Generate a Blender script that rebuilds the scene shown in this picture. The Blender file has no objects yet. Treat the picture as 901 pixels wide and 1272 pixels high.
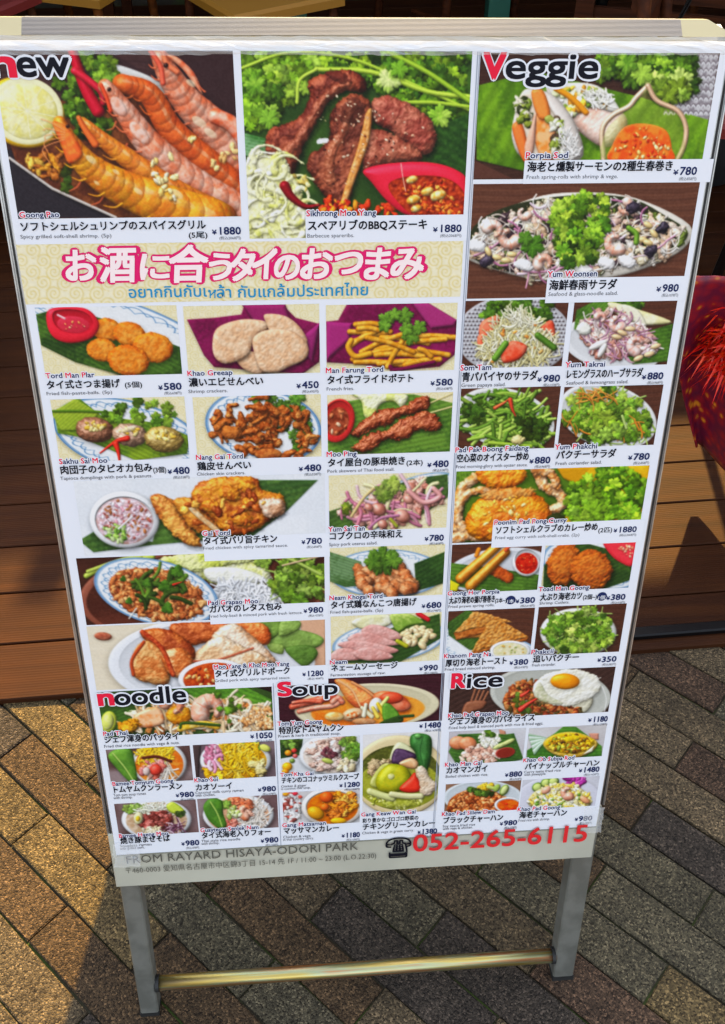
import bpy, math
import numpy as np
from mathutils import Matrix, Vector
S = bpy.context.scene
COL = S.collection
# ---------------------------------------------------------------- camera
CAMPOS = (-0.07713925, -0.51790203, 1.47190226)
RIGHT = (0.99653595, -0.07845925, 0.02757256); DOWN = (-0.03463979, -0.6930255, -0.72008037); FWD = (0.07560545, 0.71663087, -0.69334264)
TILT = Matrix.Translation((0, 0, .016)) @ Matrix.Rotation(0.021, 4, 'Y')
cam = bpy.data.objects.new('camera', bpy.data.cameras.new('camera')); COL.objects.link(cam); S.camera = cam
M = Matrix.Identity(4)
for i in range(3):
    M[i][0] = RIGHT[i]; M[i][1] = -DOWN[i]; M[i][2] = -FWD[i]; M[i][3] = CAMPOS[i]
cam.matrix_world = TILT @ M
cam.data.sensor_width = 36; cam.data.lens = 1211.37/1272*36; cam.data.clip_start = .02; cam.data.clip_end = 2000
# ---------------------------------------------------------------- sky, sun, exposure
SUN_EL = math.radians(42); SUN_AZ = math.atan2(.235, 1.0)      # azimuth measured from +Y towards +X
W = bpy.data.worlds.new('World'); S.world = W; W.use_nodes = True
wn = W.node_tree; sky = wn.nodes.new('ShaderNodeTexSky'); sky.sky_type = 'NISHITA'; sky.sun_disc = False
sky.sun_elevation = SUN_EL; sky.sun_rotation = SUN_AZ; sky.air_density = 1.2; sky.dust_density = 2.5
hz = wn.nodes.new('ShaderNodeHueSaturation'); hz.inputs['Saturation'].default_value = .42; wn.links.new(sky.outputs[0], hz.inputs['Color']); wn.links.new(hz.outputs[0], wn.nodes['Background'].inputs[0]); wn.nodes['Background'].inputs[1].default_value = .15
sun = bpy.data.objects.new('sun', bpy.data.lights.new('sun', 'SUN')); COL.objects.link(sun)
sun.data.energy = 4.2; sun.data.angle = math.radians(.9); sun.data.color = (1, .66, .20)
sd = Vector((math.sin(SUN_AZ)*math.cos(SUN_EL), math.cos(SUN_AZ)*math.cos(SUN_EL), math.sin(SUN_EL)))
sun.rotation_euler = sd.to_track_quat('Z', 'Y').to_euler()
S.view_settings.view_transform = 'Standard'; S.view_settings.look = 'None'; S.view_settings.gamma = 1
S.view_settings.exposure = 1.75
# ---------------------------------------------------------------- helpers
def lin(c):
    if isinstance(c, str): c = [int(c[i:i+2], 16)/255 for i in (0, 2, 4)]
    return tuple((x/12.92 if x <= .04045 else ((x+.055)/1.055)**2.4) for x in c)
def mat(name, col='808080', rough=.5, metal=0., spec=.5, noise=None, bump=None, coat=0., emit=None):
    """noise=(scale, second colour, low, high)  bump=(scale, strength, distance)"""
    m = bpy.data.materials.new(name); m.use_nodes = True; t = m.node_tree; b = t.nodes['Principled BSDF']
    c = lin(col) if isinstance(col, str) else col
    b.inputs['Base Color'].default_value = (*c, 1); b.inputs['Roughness'].default_value = rough; b.inputs['Metallic'].default_value = metal
    b.inputs['Specular IOR Level'].default_value = spec; b.inputs['Coat Weight'].default_value = coat; b.inputs['Coat Roughness'].default_value = .12
    tc = t.nodes.new('ShaderNodeTexCoord')
    if noise:
        n = t.nodes.new('ShaderNodeTexNoise'); n.inputs['Scale'].default_value = noise[0]; n.inputs['Detail'].default_value = 6
        r = t.nodes.new('ShaderNodeValToRGB'); r.color_ramp.elements[0].position = noise[2]; r.color_ramp.elements[1].position = noise[3]
        r.color_ramp.elements[0].color = (*c, 1); r.color_ramp.elements[1].color = (*lin(noise[1]), 1)
        t.links.new(tc.outputs['Object'], n.inputs['Vector']); t.links.new(n.outputs[0], r.inputs[0]); t.links.new(r.outputs[0], b.inputs['Base Color'])
    if bump:
        n = t.nodes.new('ShaderNodeTexNoise'); n.inputs['Scale'].default_value = bump[0]; n.inputs['Detail'].default_value = 4
        q = t.nodes.new('ShaderNodeBump'); q.inputs['Strength'].default_value = bump[1]; q.inputs['Distance'].default_value = bump[2]
        t.links.new(tc.outputs['Object'], n.inputs['Vector']); t.links.new(n.outputs[0], q.inputs['Height']); t.links.new(q.outputs[0], b.inputs['Normal'])
    return m
def link(name, me, parent=None, **tags):
    o = bpy.data.objects.new(name, me); COL.objects.link(o)
    if parent: o.parent = parent
    for k, v in tags.items(): o[k] = v
    return o
class MB:                                       # collects faces, built as ONE mesh
    def __init__(s): s.v = []; s.f = []; s.m = []
    def add(s, v, f, m=0):
        n = len(s.v); s.v += [tuple(p) for p in v]; s.f += [tuple(i+n for i in q) for q in f]; s.m += [m]*len(f); return s
    def box(s, a, b, m=0, mx=None, bev=0.):
        x0, y0, z0 = a; x1, y1, z1 = b
        if bev:
            e = bev
            v = [(x, y, z) for z, k in ((z0, 0), (z1-e, 0), (z1, e)) for x, y in ((x0+k, y0+k), (x1-k, y0+k), (x1-k, y1-k), (x0+k, y1-k))]
            f = [(3, 2, 1, 0), (8, 9, 10, 11)]+[(r*4+i, r*4+(i+1) % 4, r*4+4+(i+1) % 4, r*4+4+i) for r in (0, 1) for i in range(4)]
        else:
            v = [(x0, y0, z0), (x1, y0, z0), (x1, y1, z0), (x0, y1, z0), (x0, y0, z1), (x1, y0, z1), (x1, y1, z1), (x0, y1, z1)]
            f = [(3, 2, 1, 0), (4, 5, 6, 7), (0, 1, 5, 4), (1, 2, 6, 5), (2, 3, 7, 6), (3, 0, 4, 7)]
        if mx is not None: v = [mx @ Vector(p) for p in v]
        return s.add(v, f, m)
    def tube(s, pts, r, n=10, m=0, r2=None, cap=True):
        P = [Vector(p) for p in pts]; r2 = r if r2 is None else r2; rings = []; base = len(s.v); v = []
        for i, p in enumerate(P):
            d = (P[min(i+1, len(P)-1)]-P[max(i-1, 0)]).normalized()
            u = d.cross(Vector((0, 0, 1)) if abs(d.z) < .9 else Vector((0, 1, 0))).normalized(); w = d.cross(u)
            q = r+(r2-r)*i/max(1, len(P)-1)
            v += [p+(u*math.cos(a*2*math.pi/n)+w*math.sin(a*2*math.pi/n))*q for a in range(n)]
        f = [(i*n+a, i*n+(a+1) % n, (i+1)*n+(a+1) % n, (i+1)*n+a) for i in range(len(P)-1) for a in range(n)]
        if cap: f += [tuple(range(n))[::-1], tuple(range((len(P)-1)*n, len(P)*n))]
        return s.add(v, f, m)
    def build(s, name, mats, parent=None, smooth=False, **tags):
        me = bpy.data.meshes.new(name); me.from_pydata(s.v, [], s.f)
        for q in (mats if isinstance(mats, (list, tuple)) else [mats]): me.materials.append(q)
        me.polygons.foreach_set('material_index', s.m)
        if smooth: me.polygons.foreach_set('use_smooth', [True]*len(s.f))
        me.update(); return link(name, me, parent, **tags)
def empty(name, loc, label, cat, group=None, rz=0):
    o = bpy.data.objects.new(name, None); COL.objects.link(o); o.location = loc; o.rotation_euler = (0, 0, rz); o.empty_display_size = .1
    o['label'] = label; o['category'] = cat
    if group: o['group'] = group
    return o
rnd = np.random.default_rng(11)
# ---------------------------------------------------------------- ground
def stone_mat(name, use_obj=True, moss=False):
    m = bpy.data.materials.new(name); m.use_nodes = True; t = m.node_tree; N = t.nodes; K = t.links; b = N['Principled BSDF']
    tc = N.new('ShaderNodeTexCoord'); gm = N.new('ShaderNodeNewGeometry')
    vo = N.new('ShaderNodeTexVoronoi'); vo.inputs['Scale'].default_value = 400; K.new(gm.outputs['Position'], vo.inputs['Vector'])
    n1 = N.new('ShaderNodeTexNoise'); n1.inputs['Scale'].default_value = 14; n1.inputs['Detail'].default_value = 8; K.new(gm.outputs['Position'], n1.inputs['Vector'])
    oi = N.new('ShaderNodeObjectInfo')
    base = N.new('ShaderNodeMixRGB'); base.blend_type = 'MULTIPLY'; base.inputs[0].default_value = 1
    if use_obj: K.new(oi.outputs['Color'], base.inputs[1])
    else: base.inputs[1].default_value = (.15, .11, .08, 1)
    hs = N.new('ShaderNodeSeparateColor'); K.new(vo.outputs['Color'], hs.inputs[0])
    r = N.new('ShaderNodeValToRGB'); e = r.color_ramp.elements; e[0].position = 0; e[0].color = (.22, .2, .18, 1); e[1].position = 1; e[1].color = (2.8, 2.6, 2.35, 1)
    for p, c in ((.35, (.75, .72, .68, 1)), (.75, (1.15, 1.1, 1.0, 1)), (.9, (1.7, 1.6, 1.45, 1))):
        q = e.new(p); q.color = c
    K.new(hs.outputs[0], r.inputs[0]); K.new(r.outputs[0], base.inputs[2])
    m2 = N.new('ShaderNodeMixRGB'); m2.blend_type = 'MULTIPLY'; m2.inputs[0].default_value = .8; K.new(base.outputs[0], m2.inputs[1])
    r2 = N.new('ShaderNodeValToRGB'); r2.color_ramp.elements[0].position = .3; r2.color_ramp.elements[0].color = (.62, .62, .6, 1); r2.color_ramp.elements[1].position = .7; r2.color_ramp.elements[1].color = (1.2, 1.18, 1.12, 1)
    K.new(n1.outputs[0], r2.inputs[0]); K.new(r2.outputs[0], m2.inputs[2]); K.new(m2.outputs[0], b.inputs['Base Color'])
    b.inputs['Roughness'].default_value = .8; b.inputs['Specular IOR Level'].default_value = .2
    inv = N.new('ShaderNodeMath'); inv.operation = 'MULTIPLY_ADD'; inv.inputs[1].default_value = -1; inv.inputs[2].default_value = 1; K.new(vo.outputs['Distance'], inv.inputs[0])
    ad = N.new('ShaderNodeMath'); ad.operation = 'MULTIPLY_ADD'; K.new(hs.outputs[1], ad.inputs[0]); ad.inputs[1].default_value = .7; K.new(inv.outputs[0], ad.inputs[2])
    bp = N.new('ShaderNodeBump'); bp.inputs['Strength'].default_value = .9; bp.inputs['Distance'].default_value = .0022; K.new(ad.outputs[0], bp.inputs['Height']); K.new(bp.outputs[0], b.inputs['Normal'])
    return m
stone = stone_mat('exposed_aggregate')
joint = mat('joint_sand', '342f22', .95, noise=(9, '3a4a18', .48, .62), bump=(300, .6, .002))
g = MB(); g.add([(-300, -300, -.006), (300, -300, -.006), (300, 300, -.006), (-300, 300, -.006)], [(0, 1, 2, 3)])
g.build('ground', joint, kind='structure')
pav = bpy.data.objects.new('pavement', None); COL.objects.link(pav); pav['kind'] = 'structure'
pav['label'] = 'diagonal running bond of exposed aggregate pavers'
PW, PL, GAP = .0755, .30, .0030
TONES = {'t': '544a3b', 'b': '493b2c', 'g': '4c483c', 'd': '3e3834', 'y': '5a4e37', 'r': '493a30'}
KNOWN = {(4, -1): 'd', (5, 0): 'd', (10, 0): 'd', (12, 0): 'r', (14, -1): 'r', (3, -1): 'b', (2, -3): 'b', (0, -3): 'b', (0, -2): 'b', (-1, -2): 't', (1, -1): 'b', (1, -3): 'y', (3, -3): 'y', (2, -1): 'g', (2, -2): 'g', (1, -2): 'y', (3, -2): 'b', (5, -1): 'g', (6, -1): 't', (10, -1): 'b', (12, -1): 't', (7, 0): 'g', (9, 0): 'g', (6, 0): 'r', (11, 0): 't', (7, -1): 't', (8, 0): 'g', (3, 0): 't', (-1, -1): 'd', (8, -1): 'b', (13, 0): 't', (9, -1): 't', (11, -1): 'g'}
seq = 'tbgtgrgybtgdtbtg'
pm = []
for k in range(4):
    q = MB(); bm = [rnd.uniform(-.0006, .0006) for _ in range(4)]
    q.box((-PL/2+GAP/2, -PW/2+GAP/2, -.045), (PL/2-GAP/2, PW/2-GAP/2, 0), bev=.002)
    for i in range(8, 12): x, y, z = q.v[i]; q.v[i] = (x, y, z+bm[i-8])
    me = bpy.data.meshes.new('paver'); me.from_pydata(q.v, [], q.f); me.materials.append(stone); pm.append(me)
n_p = 0
for k in range(-6, 24):                          # rows run from upper left to lower right
    s0 = -.26+PW*(k+.5)
    for j in range(-12, 12):
        t0 = .163+PL*(j+.5) if k % 2 == 0 else .013+PL*(j+.5)
        x = (s0+t0)/math.sqrt(2); y = (s0-t0)/math.sqrt(2)
        if not (-1.05 < x < 1.25 and -.42 < y < .78): continue
        o = link('paver', pm[(k*3+j) % 4], pav); o.location = (x, y, rnd.uniform(-.0012, .0012)); o.rotation_euler = (rnd.uniform(-.004, .004), rnd.uniform(-.004, .004), -math.pi/4+rnd.uniform(-.004, .004)-.006+.04*max(0, x-.3))
        tn = TONES[KNOWN.get((k, j), seq[(k*7+j*5+(k*j) % 3) % 16])]
        v = rnd.uniform(.85, 1.15); o.color = (*[c*v for c in lin(tn)], 1); n_p += 1
outer = stone_mat('paving_beyond', False)
g = MB()
for a in ((-30, -30, 30, -.46), (-30, -.46, -1.1, .5), (1.32, -.46, 30, .5)):
    x0, y0, x1, y1 = a; g.add([(x0, y0, -.004), (x1, y0, -.004), (x1, y1, -.004), (x0, y1, -.004)], [(0, 1, 2, 3)])
g.build('paving_beyond', outer, kind='structure')
# ---------------------------------------------------------------- timber deck
def wood_mat(name, a, b_, rib=True):
    m = bpy.data.materials.new(name); m.use_nodes = True; t = m.node_tree; N = t.nodes; K = t.links; b = N['Principled BSDF']
    tc = N.new('ShaderNodeTexCoord'); oi = N.new('ShaderNodeObjectInfo'); mp = N.new('ShaderNodeMapping'); mp.inputs['Scale'].default_value = (2.2, 40, 40)
    va = N.new('ShaderNodeVectorMath'); va.operation = 'ADD'; K.new(tc.outputs['Object'], va.inputs[0]); cx = N.new('ShaderNodeCombineXYZ'); ml = N.new('ShaderNodeMath'); ml.operation = 'MULTIPLY'; ml.inputs[1].default_value = 40; K.new(oi.outputs['Random'], ml.inputs[0]); K.new(ml.outputs[0], cx.inputs[0]); K.new(cx.outputs[0], va.inputs[1])
    K.new(va.outputs[0], mp.inputs[0]); n = N.new('ShaderNodeTexNoise'); n.inputs['Scale'].default_value = 1; n.inputs['Detail'].default_value = 7; n.inputs['Distortion'].default_value = .5; K.new(mp.outputs[0], n.inputs['Vector'])
    r = N.new('ShaderNodeValToRGB'); r.color_ramp.elements[0].position = .3; r.color_ramp.elements[0].color = (*lin(a), 1); r.color_ramp.elements[1].position = .72; r.color_ramp.elements[1].color = (*lin(b_), 1); K.new(n.outputs[0], r.inputs[0])
    n2 = N.new('ShaderNodeTexNoise'); n2.inputs['Scale'].default_value = 5; n2.inputs['Detail'].default_value = 3; K.new(va.outputs[0], n2.inputs['Vector'])
    mx = N.new('ShaderNodeMixRGB'); mx.blend_type = 'MULTIPLY'; mx.inputs[0].default_value = .55; K.new(r.outputs[0], mx.inputs[1]); K.new(n2.outputs[0], mx.inputs[2]); K.new(mx.outputs[0], b.inputs['Base Color'])
    b.inputs['Roughness'].default_value = .65; b.inputs['Specular IOR Level'].default_value = .12
    bp = N.new('ShaderNodeBump'); bp.inputs['Distance'].default_value = .0008; bp.inputs['Strength'].default_value = .35
    if rib:
        w = N.new('ShaderNodeTexWave'); w.bands_direction = 'Y'; w.inputs['Scale'].default_value = 55; w.inputs['Distortion'].default_value = .3; K.new(tc.outputs['Object'], w.inputs['Vector']); K.new(w.outputs[0], bp.inputs['Height'])
    else: K.new(n.outputs[0], bp.inputs['Height'])
    K.new(bp.outputs[0], b.inputs['Normal']); return m
plank = wood_mat('deck_timber', '34190a', '48260e')
deck = bpy.data.objects.new('deck', None); COL.objects.link(deck); deck['kind'] = 'structure'; deck['label'] = 'raised terrace of brown ribbed timber planks'
DZ, PP = .012, .131
deck.location = (0, .578, 0); deck.rotation_euler = (0, 0, math.radians(1.3))
g = MB(); g.box((-3.5, .002, -.03), (3.5, 6.0, DZ-.0245)); g.build('deck_base', mat('dark_void', '120d0a', .9), deck)
q = MB(); q.box((-3.5, 0, -.024), (3.5, PP-.0035, 0), bev=.002); pme = bpy.data.meshes.new('plank'); pme.from_pydata(q.v, [], q.f); pme.materials.append(plank)
for i in range(30):
    o = link('plank', pme, deck); o.location = (rnd.uniform(-.2, .2), i*PP, DZ); o.rotation_euler = (0, 0, 0)
# ---------------------------------------------------------------- terrace furniture and shop front behind the sign
darkwood = wood_mat('dark_wood', '33190d', '5a2f18', False); midwood = wood_mat('mid_wood', '4a260e', '7a4418', False)
black = mat('black_metal', '101012', .4, .6); teal = mat('teal_paint', '1f5a4c', .5)
def wall_box(name, a, b_, m, **t): return MB().box(a, b_).build(name, m, **t)
wall = empty('shop_front', (0, 4.75, 0), 'dark wooden shop front behind the terrace', 'shop front')
MB().box((-4, 0, 0), (4, .15, 2.6)).build('wall', mat('shop_wall', '3a241a', .7, noise=(3, '241610', .35, .65)), wall)
for i in range(9): MB().box((-3.6+i*.85, -.03, .5), (-3.55+i*.85, -.002, 2.5)).build('mullion', darkwood, wall)
MB().box((-4, -.05, .42), (4, -.004, .5)).build('sill', midwood, wall)
MB().box((-1.95, 1.5, 0), (-1.87, 4.7, 2.41)).build('terrace_side_wall', mat('side_wall_brown', '2c1c14', .8, noise=(4, '3a2418', .35, .65)), kind='structure')  # added out of view to cut sky light from the left
MB().box((3.0, 1.5, 0), (3.08, 4.7, 2.41)).build('terrace_side_wall', mat('side_wall_dark', '2c1c14', .8), kind='structure')  # its unseen partner, added to cut sky light from the right
shade_roof = MB().box((-4.2, 3.62, 2.42), (.75, 9, 2.5)).box((.75, 3.95, 2.42), (4.2, 9, 2.5)).build('terrace_roof', darkwood, kind='structure')  # unseen roof, front edges shaped to shade the back of the deck
blk = empty('side_awning', (1.6, 2.62, 2.3), 'striped canvas awning reaching over the right of the pavement', 'awning')  # unseen slab added to block the sun over the right-hand pavers
for i in range(9):
    MB().box((-.98+i*.24, -.66, -.01), (-.98+i*.24+.2395, .62, .0)).build('canvas_stripe', mat('canvas_%d' % i, ('b9b2a4', '7c3a30')[i % 2], .8), blk)
def chair(name, loc_, rz, label, seatm, wood=darkwood, grp='chairs on the terrace'):
    c = empty(name, loc_, label, 'chair', grp, rz)
    MB().box((-.21, -.2, .42), (.21, .21, .455), bev=.01).build('seat', seatm, c)
    for sx in (-1, 1):
        MB().tube([(sx*.19, -.18, 0), (sx*.18, -.17, .42)], .016, 8).build('leg', wood, c, smooth=True)
        MB().tube([(sx*.19, .22, 0), (sx*.18, .19, .42), (sx*.18, .25, .86)], .017, 8).build('rear_post', wood, c, smooth=True)
    for z in (.58, .68, .80): MB().box((-.17, .21+(z-.42)*.12, z), (.17, .23+(z-.42)*.12, z+.05)).build('back_slat', wood, c)
    MB().tube([(-.18, .02, .2), (.18, .02, .2)], .01, 8).build('stretcher', wood, c)
    return c
redseat = mat('red_seat', '6e1c18', .6); tanseat = mat('tan_seat', '96681a', .6)
chair('terrace_chair', (-1.12, 3.05, DZ), 2.6, 'dark wooden chair with a red seat at far left of the terrace', redseat)
chair('terrace_chair', (-.75, 3.3, DZ), -.4, 'brown wooden chair with a tan seat behind the sign top', tanseat, midwood)
chair('terrace_chair', (-.1, 3.1, DZ), .5, 'dark wooden chair with tan seat beside the teal post', tanseat)
chair('terrace_chair', (1.15, 2.1, DZ), 1.1, 'dark wooden chair with red seat at the right edge', redseat)
chair('terrace_chair', (.62, 3.55, DZ), 2.2, 'dark wooden chair turned away between the two teal posts', redseat)
chair('terrace_chair', (1.42, 3.35, DZ), -.8, 'brown wooden chair with tan seat behind the black pole', tanseat, midwood)
c = empty('folding_stool', (-1.02, 1.62, DZ), 'wooden folding stool with crossed legs left of the sign', 'stool', None, .5)
MB().box((-.2, -.17, .40), (.2, .17, .425), bev=.006).build('seat', darkwood, c)
for sx in (-1, 1):
    for a in (-1, 1): MB().box((-.014, -.24, -.012), (.014, .24, .012), mx=Matrix.Translation((sx*(.17-.02*(a > 0)), 0, .205)) @ Matrix.Rotation(a*.98, 4, 'X')).build('leg', midwood, c)
MB().tube([(-.18, -.11, .04), (.18, -.11, .04)], .009, 8).build('stretcher', midwood, c)
c = empty('round_stool', (.33, 2.75, DZ), 'low round stool with a grey cushion behind the top rail', 'stool')
vs = MB()
for (r0, z0), (r1, z1) in (((.001, .40), (.17, .395)), ((.17, .395), (.19, .37)), ((.19, .37), (.185, .33)), ((.185, .33), (.001, .33))):
    n = 28; v = [(r*math.cos(a*2*math.pi/n), r*math.sin(a*2*math.pi/n), z) for r, z in ((r0, z0), (r1, z1)) for a in range(n)]; vs.add(v, [(a, n+a, n+(a+1) % n, (a+1) % n) for a in range(n)])
vs.build('cushion', mat('grey_cushion', '4c4a44', .8, noise=(40, '3c3a36', .4, .6)), c)
for k in range(4): a = k*1.57+.7; MB().tube([(.15*math.cos(a), .15*math.sin(a), 0), (.12*math.cos(a), .12*math.sin(a), .33)], .012, 8).build('leg', black, c)
for x, y, l in ((.02, 3.4, 'teal post behind the middle of the top rail'), (.78, 3.4, 'teal post right of the round stool')):
    p = empty('painted_post', (x, y, DZ), l, 'post', 'teal posts of the terrace'); MB().box((-.04, -.04, 0), (.04, .04, 2.38), bev=.004).build('shaft', teal, p); MB().box((-.06, -.06, 0), (.06, .06, .05), bev=.004).build('base', teal, p)
p = empty('black_pole', (1.05, 3.0, DZ), 'slim black pole standing between terrace chairs', 'pole'); MB().tube([(0, 0, 0), (.02, 0, 2.3)], .022, 12).build('shaft', black, p); MB().tube([(0, 0, 0), (0, 0, .02)], .09, 20).build('base', black, p)
tb = empty('terrace_table', (-.38, 3.75, DZ), 'square wooden table among the dark chairs', 'table')
MB().box((-.35, -.3, .70), (.35, .3, .73), bev=.005).build('tabletop', midwood, tb)
for sx in (-1, 1):
    for sy_ in (-1, 1): MB().box((sx*.3-.02, sy_*.25-.02, 0), (sx*.3+.02, sy_*.25+.02, .7)).build('leg', darkwood, tb)
# black bag with white skull prints
bg_ = empty('shoulder_bag', (1.28, 2.55, DZ), 'black cloth bag printed with white skulls at upper right', 'bag')
g = MB(); n = 20; prof = [(.01, 0), (.16, .01), (.19, .12), (.18, .28), (.14, .40), (.13, .42)]; v = [(r*1.25*math.cos(a*2*math.pi/n), r*.6*math.sin(a*2*math.pi/n), z) for r, z in prof for a in range(n)]
g.add(v, [(i*n+a, i*n+(a+1) % n, (i+1)*n+(a+1) % n, (i+1)*n+a) for i in range(len(prof)-1) for a in range(n)]); g.build('body', mat('black_cloth', '0d0d10', .85), bg_, smooth=True)
skm = mat('skull_print', 'b9c2cc', .7)
for sx, sz in ((-.08, .30), (.05, .26), (.0, .14), (.12, .36)):
    g = MB(); y = -.122; g.add([(sx+.028*math.cos(a), y, sz+.03*math.sin(a)) for a in np.linspace(0, 6.28, 13)[:-1]], [tuple(range(12))]); g.add([(sx-.014, y, sz-.045), (sx+.014, y, sz-.045), (sx+.014, y, sz-.02), (sx-.014, y, sz-.02)], [(0, 1, 2, 3)])
    for k in (-1, 1): g.add([(sx+k*.011+.008*math.cos(a), y-.001, sz+.004+.008*math.sin(a)) for a in np.linspace(0, 6.28, 9)[:-1]], [tuple(range(8))], 1)
    g.build('skull_print', [skm, mat('print_black', '0d0d10', .85)], bg_)
MB().tube([(-.15, 0, .41), (-.08, 0, .62), (.08, 0, .62), (.15, 0, .41)], .01, 8).build('strap', black, bg_)
b_ = empty('low_bench', (-1.25, 2.35, DZ), 'dark low wooden bench at the left behind the folding stool', 'bench', None, .3)
MB().box((-.55, -.2, .36), (.55, .2, .41), bev=.008).build('seat', darkwood, b_)
for sx in (-1, 1): MB().box((sx*.45-.03, -.17, 0), (sx*.45+.03, .17, .36)).build('leg', darkwood, b_)
b_ = empty('slatted_screen', (1.55, 2.75, DZ), 'dark slatted wooden screen standing at the right of the terrace', 'screen', None, -.35)
for i in range(8): MB().box((-.6, -.012, .10+i*.12), (.6, .012, .19+i*.12)).build('slat', darkwood, b_)
for sx in (-1, 1): MB().box((sx*.6-.03, -.03, 0), (sx*.6+.03, .03, 1.1)).build('post', darkwood, b_)
# black bar lying along the deck edge, right
bar = MB().box((-.62, -.012, 0), (.62, .012, .012), bev=.003).build('black_bar', black, label='black metal bar lying along the deck edge right of the sign', category='bar'); bar.location = (1.10, .638, DZ+.001); bar.rotation_euler = (0, 0, math.radians(1.3))
# festive cloth and red tinsel at the right edge
cl = empty('brocade_cloth', (.77, .99, DZ), 'maroon and gold brocade cloth hanging at the right edge', 'cloth')
br = bpy.data.materials.new('brocade'); br.use_nodes = True; t = br.node_tree; b = t.nodes['Principled BSDF']; b.inputs['Roughness'].default_value = .45
tc = t.nodes.new('ShaderNodeTexCoord'); vo = t.nodes.new('ShaderNodeTexVoronoi'); vo.inputs['Scale'].default_value = 42; n_ = t.nodes.new('ShaderNodeTexNoise'); n_.inputs['Scale'].default_value = 7
r = t.nodes.new('ShaderNodeValToRGB'); e = r.color_ramp.elements; e[0].position = .12; e[0].color = (*lin('c8801c'), 1); e[1].position = .36; e[1].color = (*lin('8a1020'), 1); e.new(.8).color = (*lin('5a0c30'), 1)
ad = t.nodes.new('ShaderNodeMath'); ad.operation = 'ADD'; mu = t.nodes.new('ShaderNodeMath'); mu.operation = 'MULTIPLY_ADD'; mu.inputs[1].default_value = .9; mu.inputs[2].default_value = -.35
t.links.new(tc.outputs['Object'], vo.inputs['Vector']); t.links.new(tc.outputs['Object'], n_.inputs['Vector']); t.links.new(n_.outputs[0], mu.inputs[0]); t.links.new(vo.outputs['Distance'], ad.inputs[0]); t.links.new(mu.outputs[0], ad.inputs[1]); t.links.new(ad.outputs[0], r.inputs[0]); t.links.new(r.outputs[0], b.inputs['Base Color'])
g = MB(); nx, nz_ = 26, 26; v = []
for j in range(nz_+1):
    for i in range(nx+1):
        u = i/nx; w_ = j/nz_; wd = .62-.30*w_
        v.append((-.18+wd*u+.22*w_, -.035*math.sin(u*26+w_*3)*(.4+w_)-.02*math.sin(u*11+w_*7)-.12*math.sin(u*3)+.06*w_, 0.60-.50*w_*(.75+.25*math.sin(u*5+1))))
g.add(v, [(j*(nx+1)+i, (j+1)*(nx+1)+i, (j+1)*(nx+1)+i+1, j*(nx+1)+i+1) for j in range(nz_) for i in range(nx)])
o = g.build('drape', br, cl, smooth=True); so = o.modifiers.new('solid', 'SOLIDIFY'); so.thickness = .004
tr_ = empty('side_chair', (1.2, 1.30, DZ), 'black metal chair frame under the brocade cloth', 'chair')
for sx in (-1, 1):
    for sy_ in (-1, 1): MB().tube([(sx*.24, sy_*.22, 0), (sx*.19, sy_*.18, .62)], .013, 8).build('leg', black, tr_)
MB().box((-.21, -.2, .60), (.21, .2, .63), bev=.006).build('seat', black, tr_)
MB().tube([(-.22, -.2, .25), (.22, -.2, .25)], .009, 8).build('stretcher', black, tr_)
MB().tube([(-.19, .2, .62), (-.19, .26, 1.0), (.19, .26, 1.0), (.19, .2, .62)], .013, 8).build('backrest', black, tr_)
tg = empty('tinsel_bunch', (.79, .97, DZ+.45), 'bunch of bright red tinsel strands on the brocade cloth', 'decoration')
g = MB(); r2 = np.random.default_rng(5)
for i in range(5200):
    a = r2.random()*6.28; el = r2.uniform(-.6, 1.3); L = r2.uniform(.03, .085); d = Vector((math.cos(a)*math.cos(el), math.sin(a)*math.cos(el), math.sin(el)*.8)); p0 = Vector((r2.uniform(-.03, .16), r2.uniform(-.05, .05), r2.uniform(-.07, .07)))
    sidev = d.cross(Vector((r2.random()-.5, r2.random()-.5, r2.random()))).normalized()*.0026; m_ = p0+d*L*.55; p1 = p0+d*L+Vector((0, 0, -.05*r2.random()))
    g.add([p0-sidev, p0+sidev, m_+sidev, m_-sidev, p1], [(0, 1, 2, 3), (3, 2, 4)])
g.build('tinsel', mat('red_tinsel', 'd0160a', .35, .1, noise=(60, 'e8480f', .5, .7)), tg, kind='stuff')
# ---------------------------------------------------------------- printed pictures: a small painter
HI = np.array([[0.000613255291, -0.000102112556, 0.0218683368], [-1.20578474e-06, 0.000566678935, -0.0261009548], [-5.92099453e-05, -0.000344911769, 1.0]])   # street view -> board plane (metres)
HF = np.linalg.inv(HI)
def plane(x, y):
    w = HI[2,0]*x + HI[2,1]*y + HI[2,2]
    return (HI[0,0]*x + HI[0,1]*y + HI[0,2])/w, (HI[1,0]*x + HI[1,1]*y + HI[1,2])/w
def unplane(x, y):
    w = HF[2,0]*x + HF[2,1]*y + HF[2,2]
    return (HF[0,0]*x + HF[0,1]*y + HF[0,2])/w, (HF[1,0]*x + HF[1,1]*y + HF[1,2])/w
RG = np.random.default_rng(7)
def _vn(n, s):
    m = n//s + 2
    g = RG.random((m, m)).astype(np.float32)
    t = np.arange(n)/s; i = t.astype(int); f = (t-i).astype(np.float32); f = f*f*(3-2*f)
    r = g[i]*(1-f)[:, None] + g[i+1]*f[:, None]
    return r[:, i]*(1-f) + r[:, i+1]*f
NN = 900
NZ = {s: _vn(NN, s) for s in (2, 3, 5, 8, 14, 26)}
NZ[1] = RG.random((NN, NN)).astype(np.float32)
def nz(shp, s):
    a = NZ[s]; y = RG.integers(0, NN-shp[0]); x = RG.integers(0, NN-shp[1])
    return a[y:y+shp[0], x:x+shp[1]]
def C(c):
    if isinstance(c, str): return np.array([int(c[i:i+2], 16) for i in (0, 2, 4)], np.float32)
    return np.array(c, np.float32)
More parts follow.
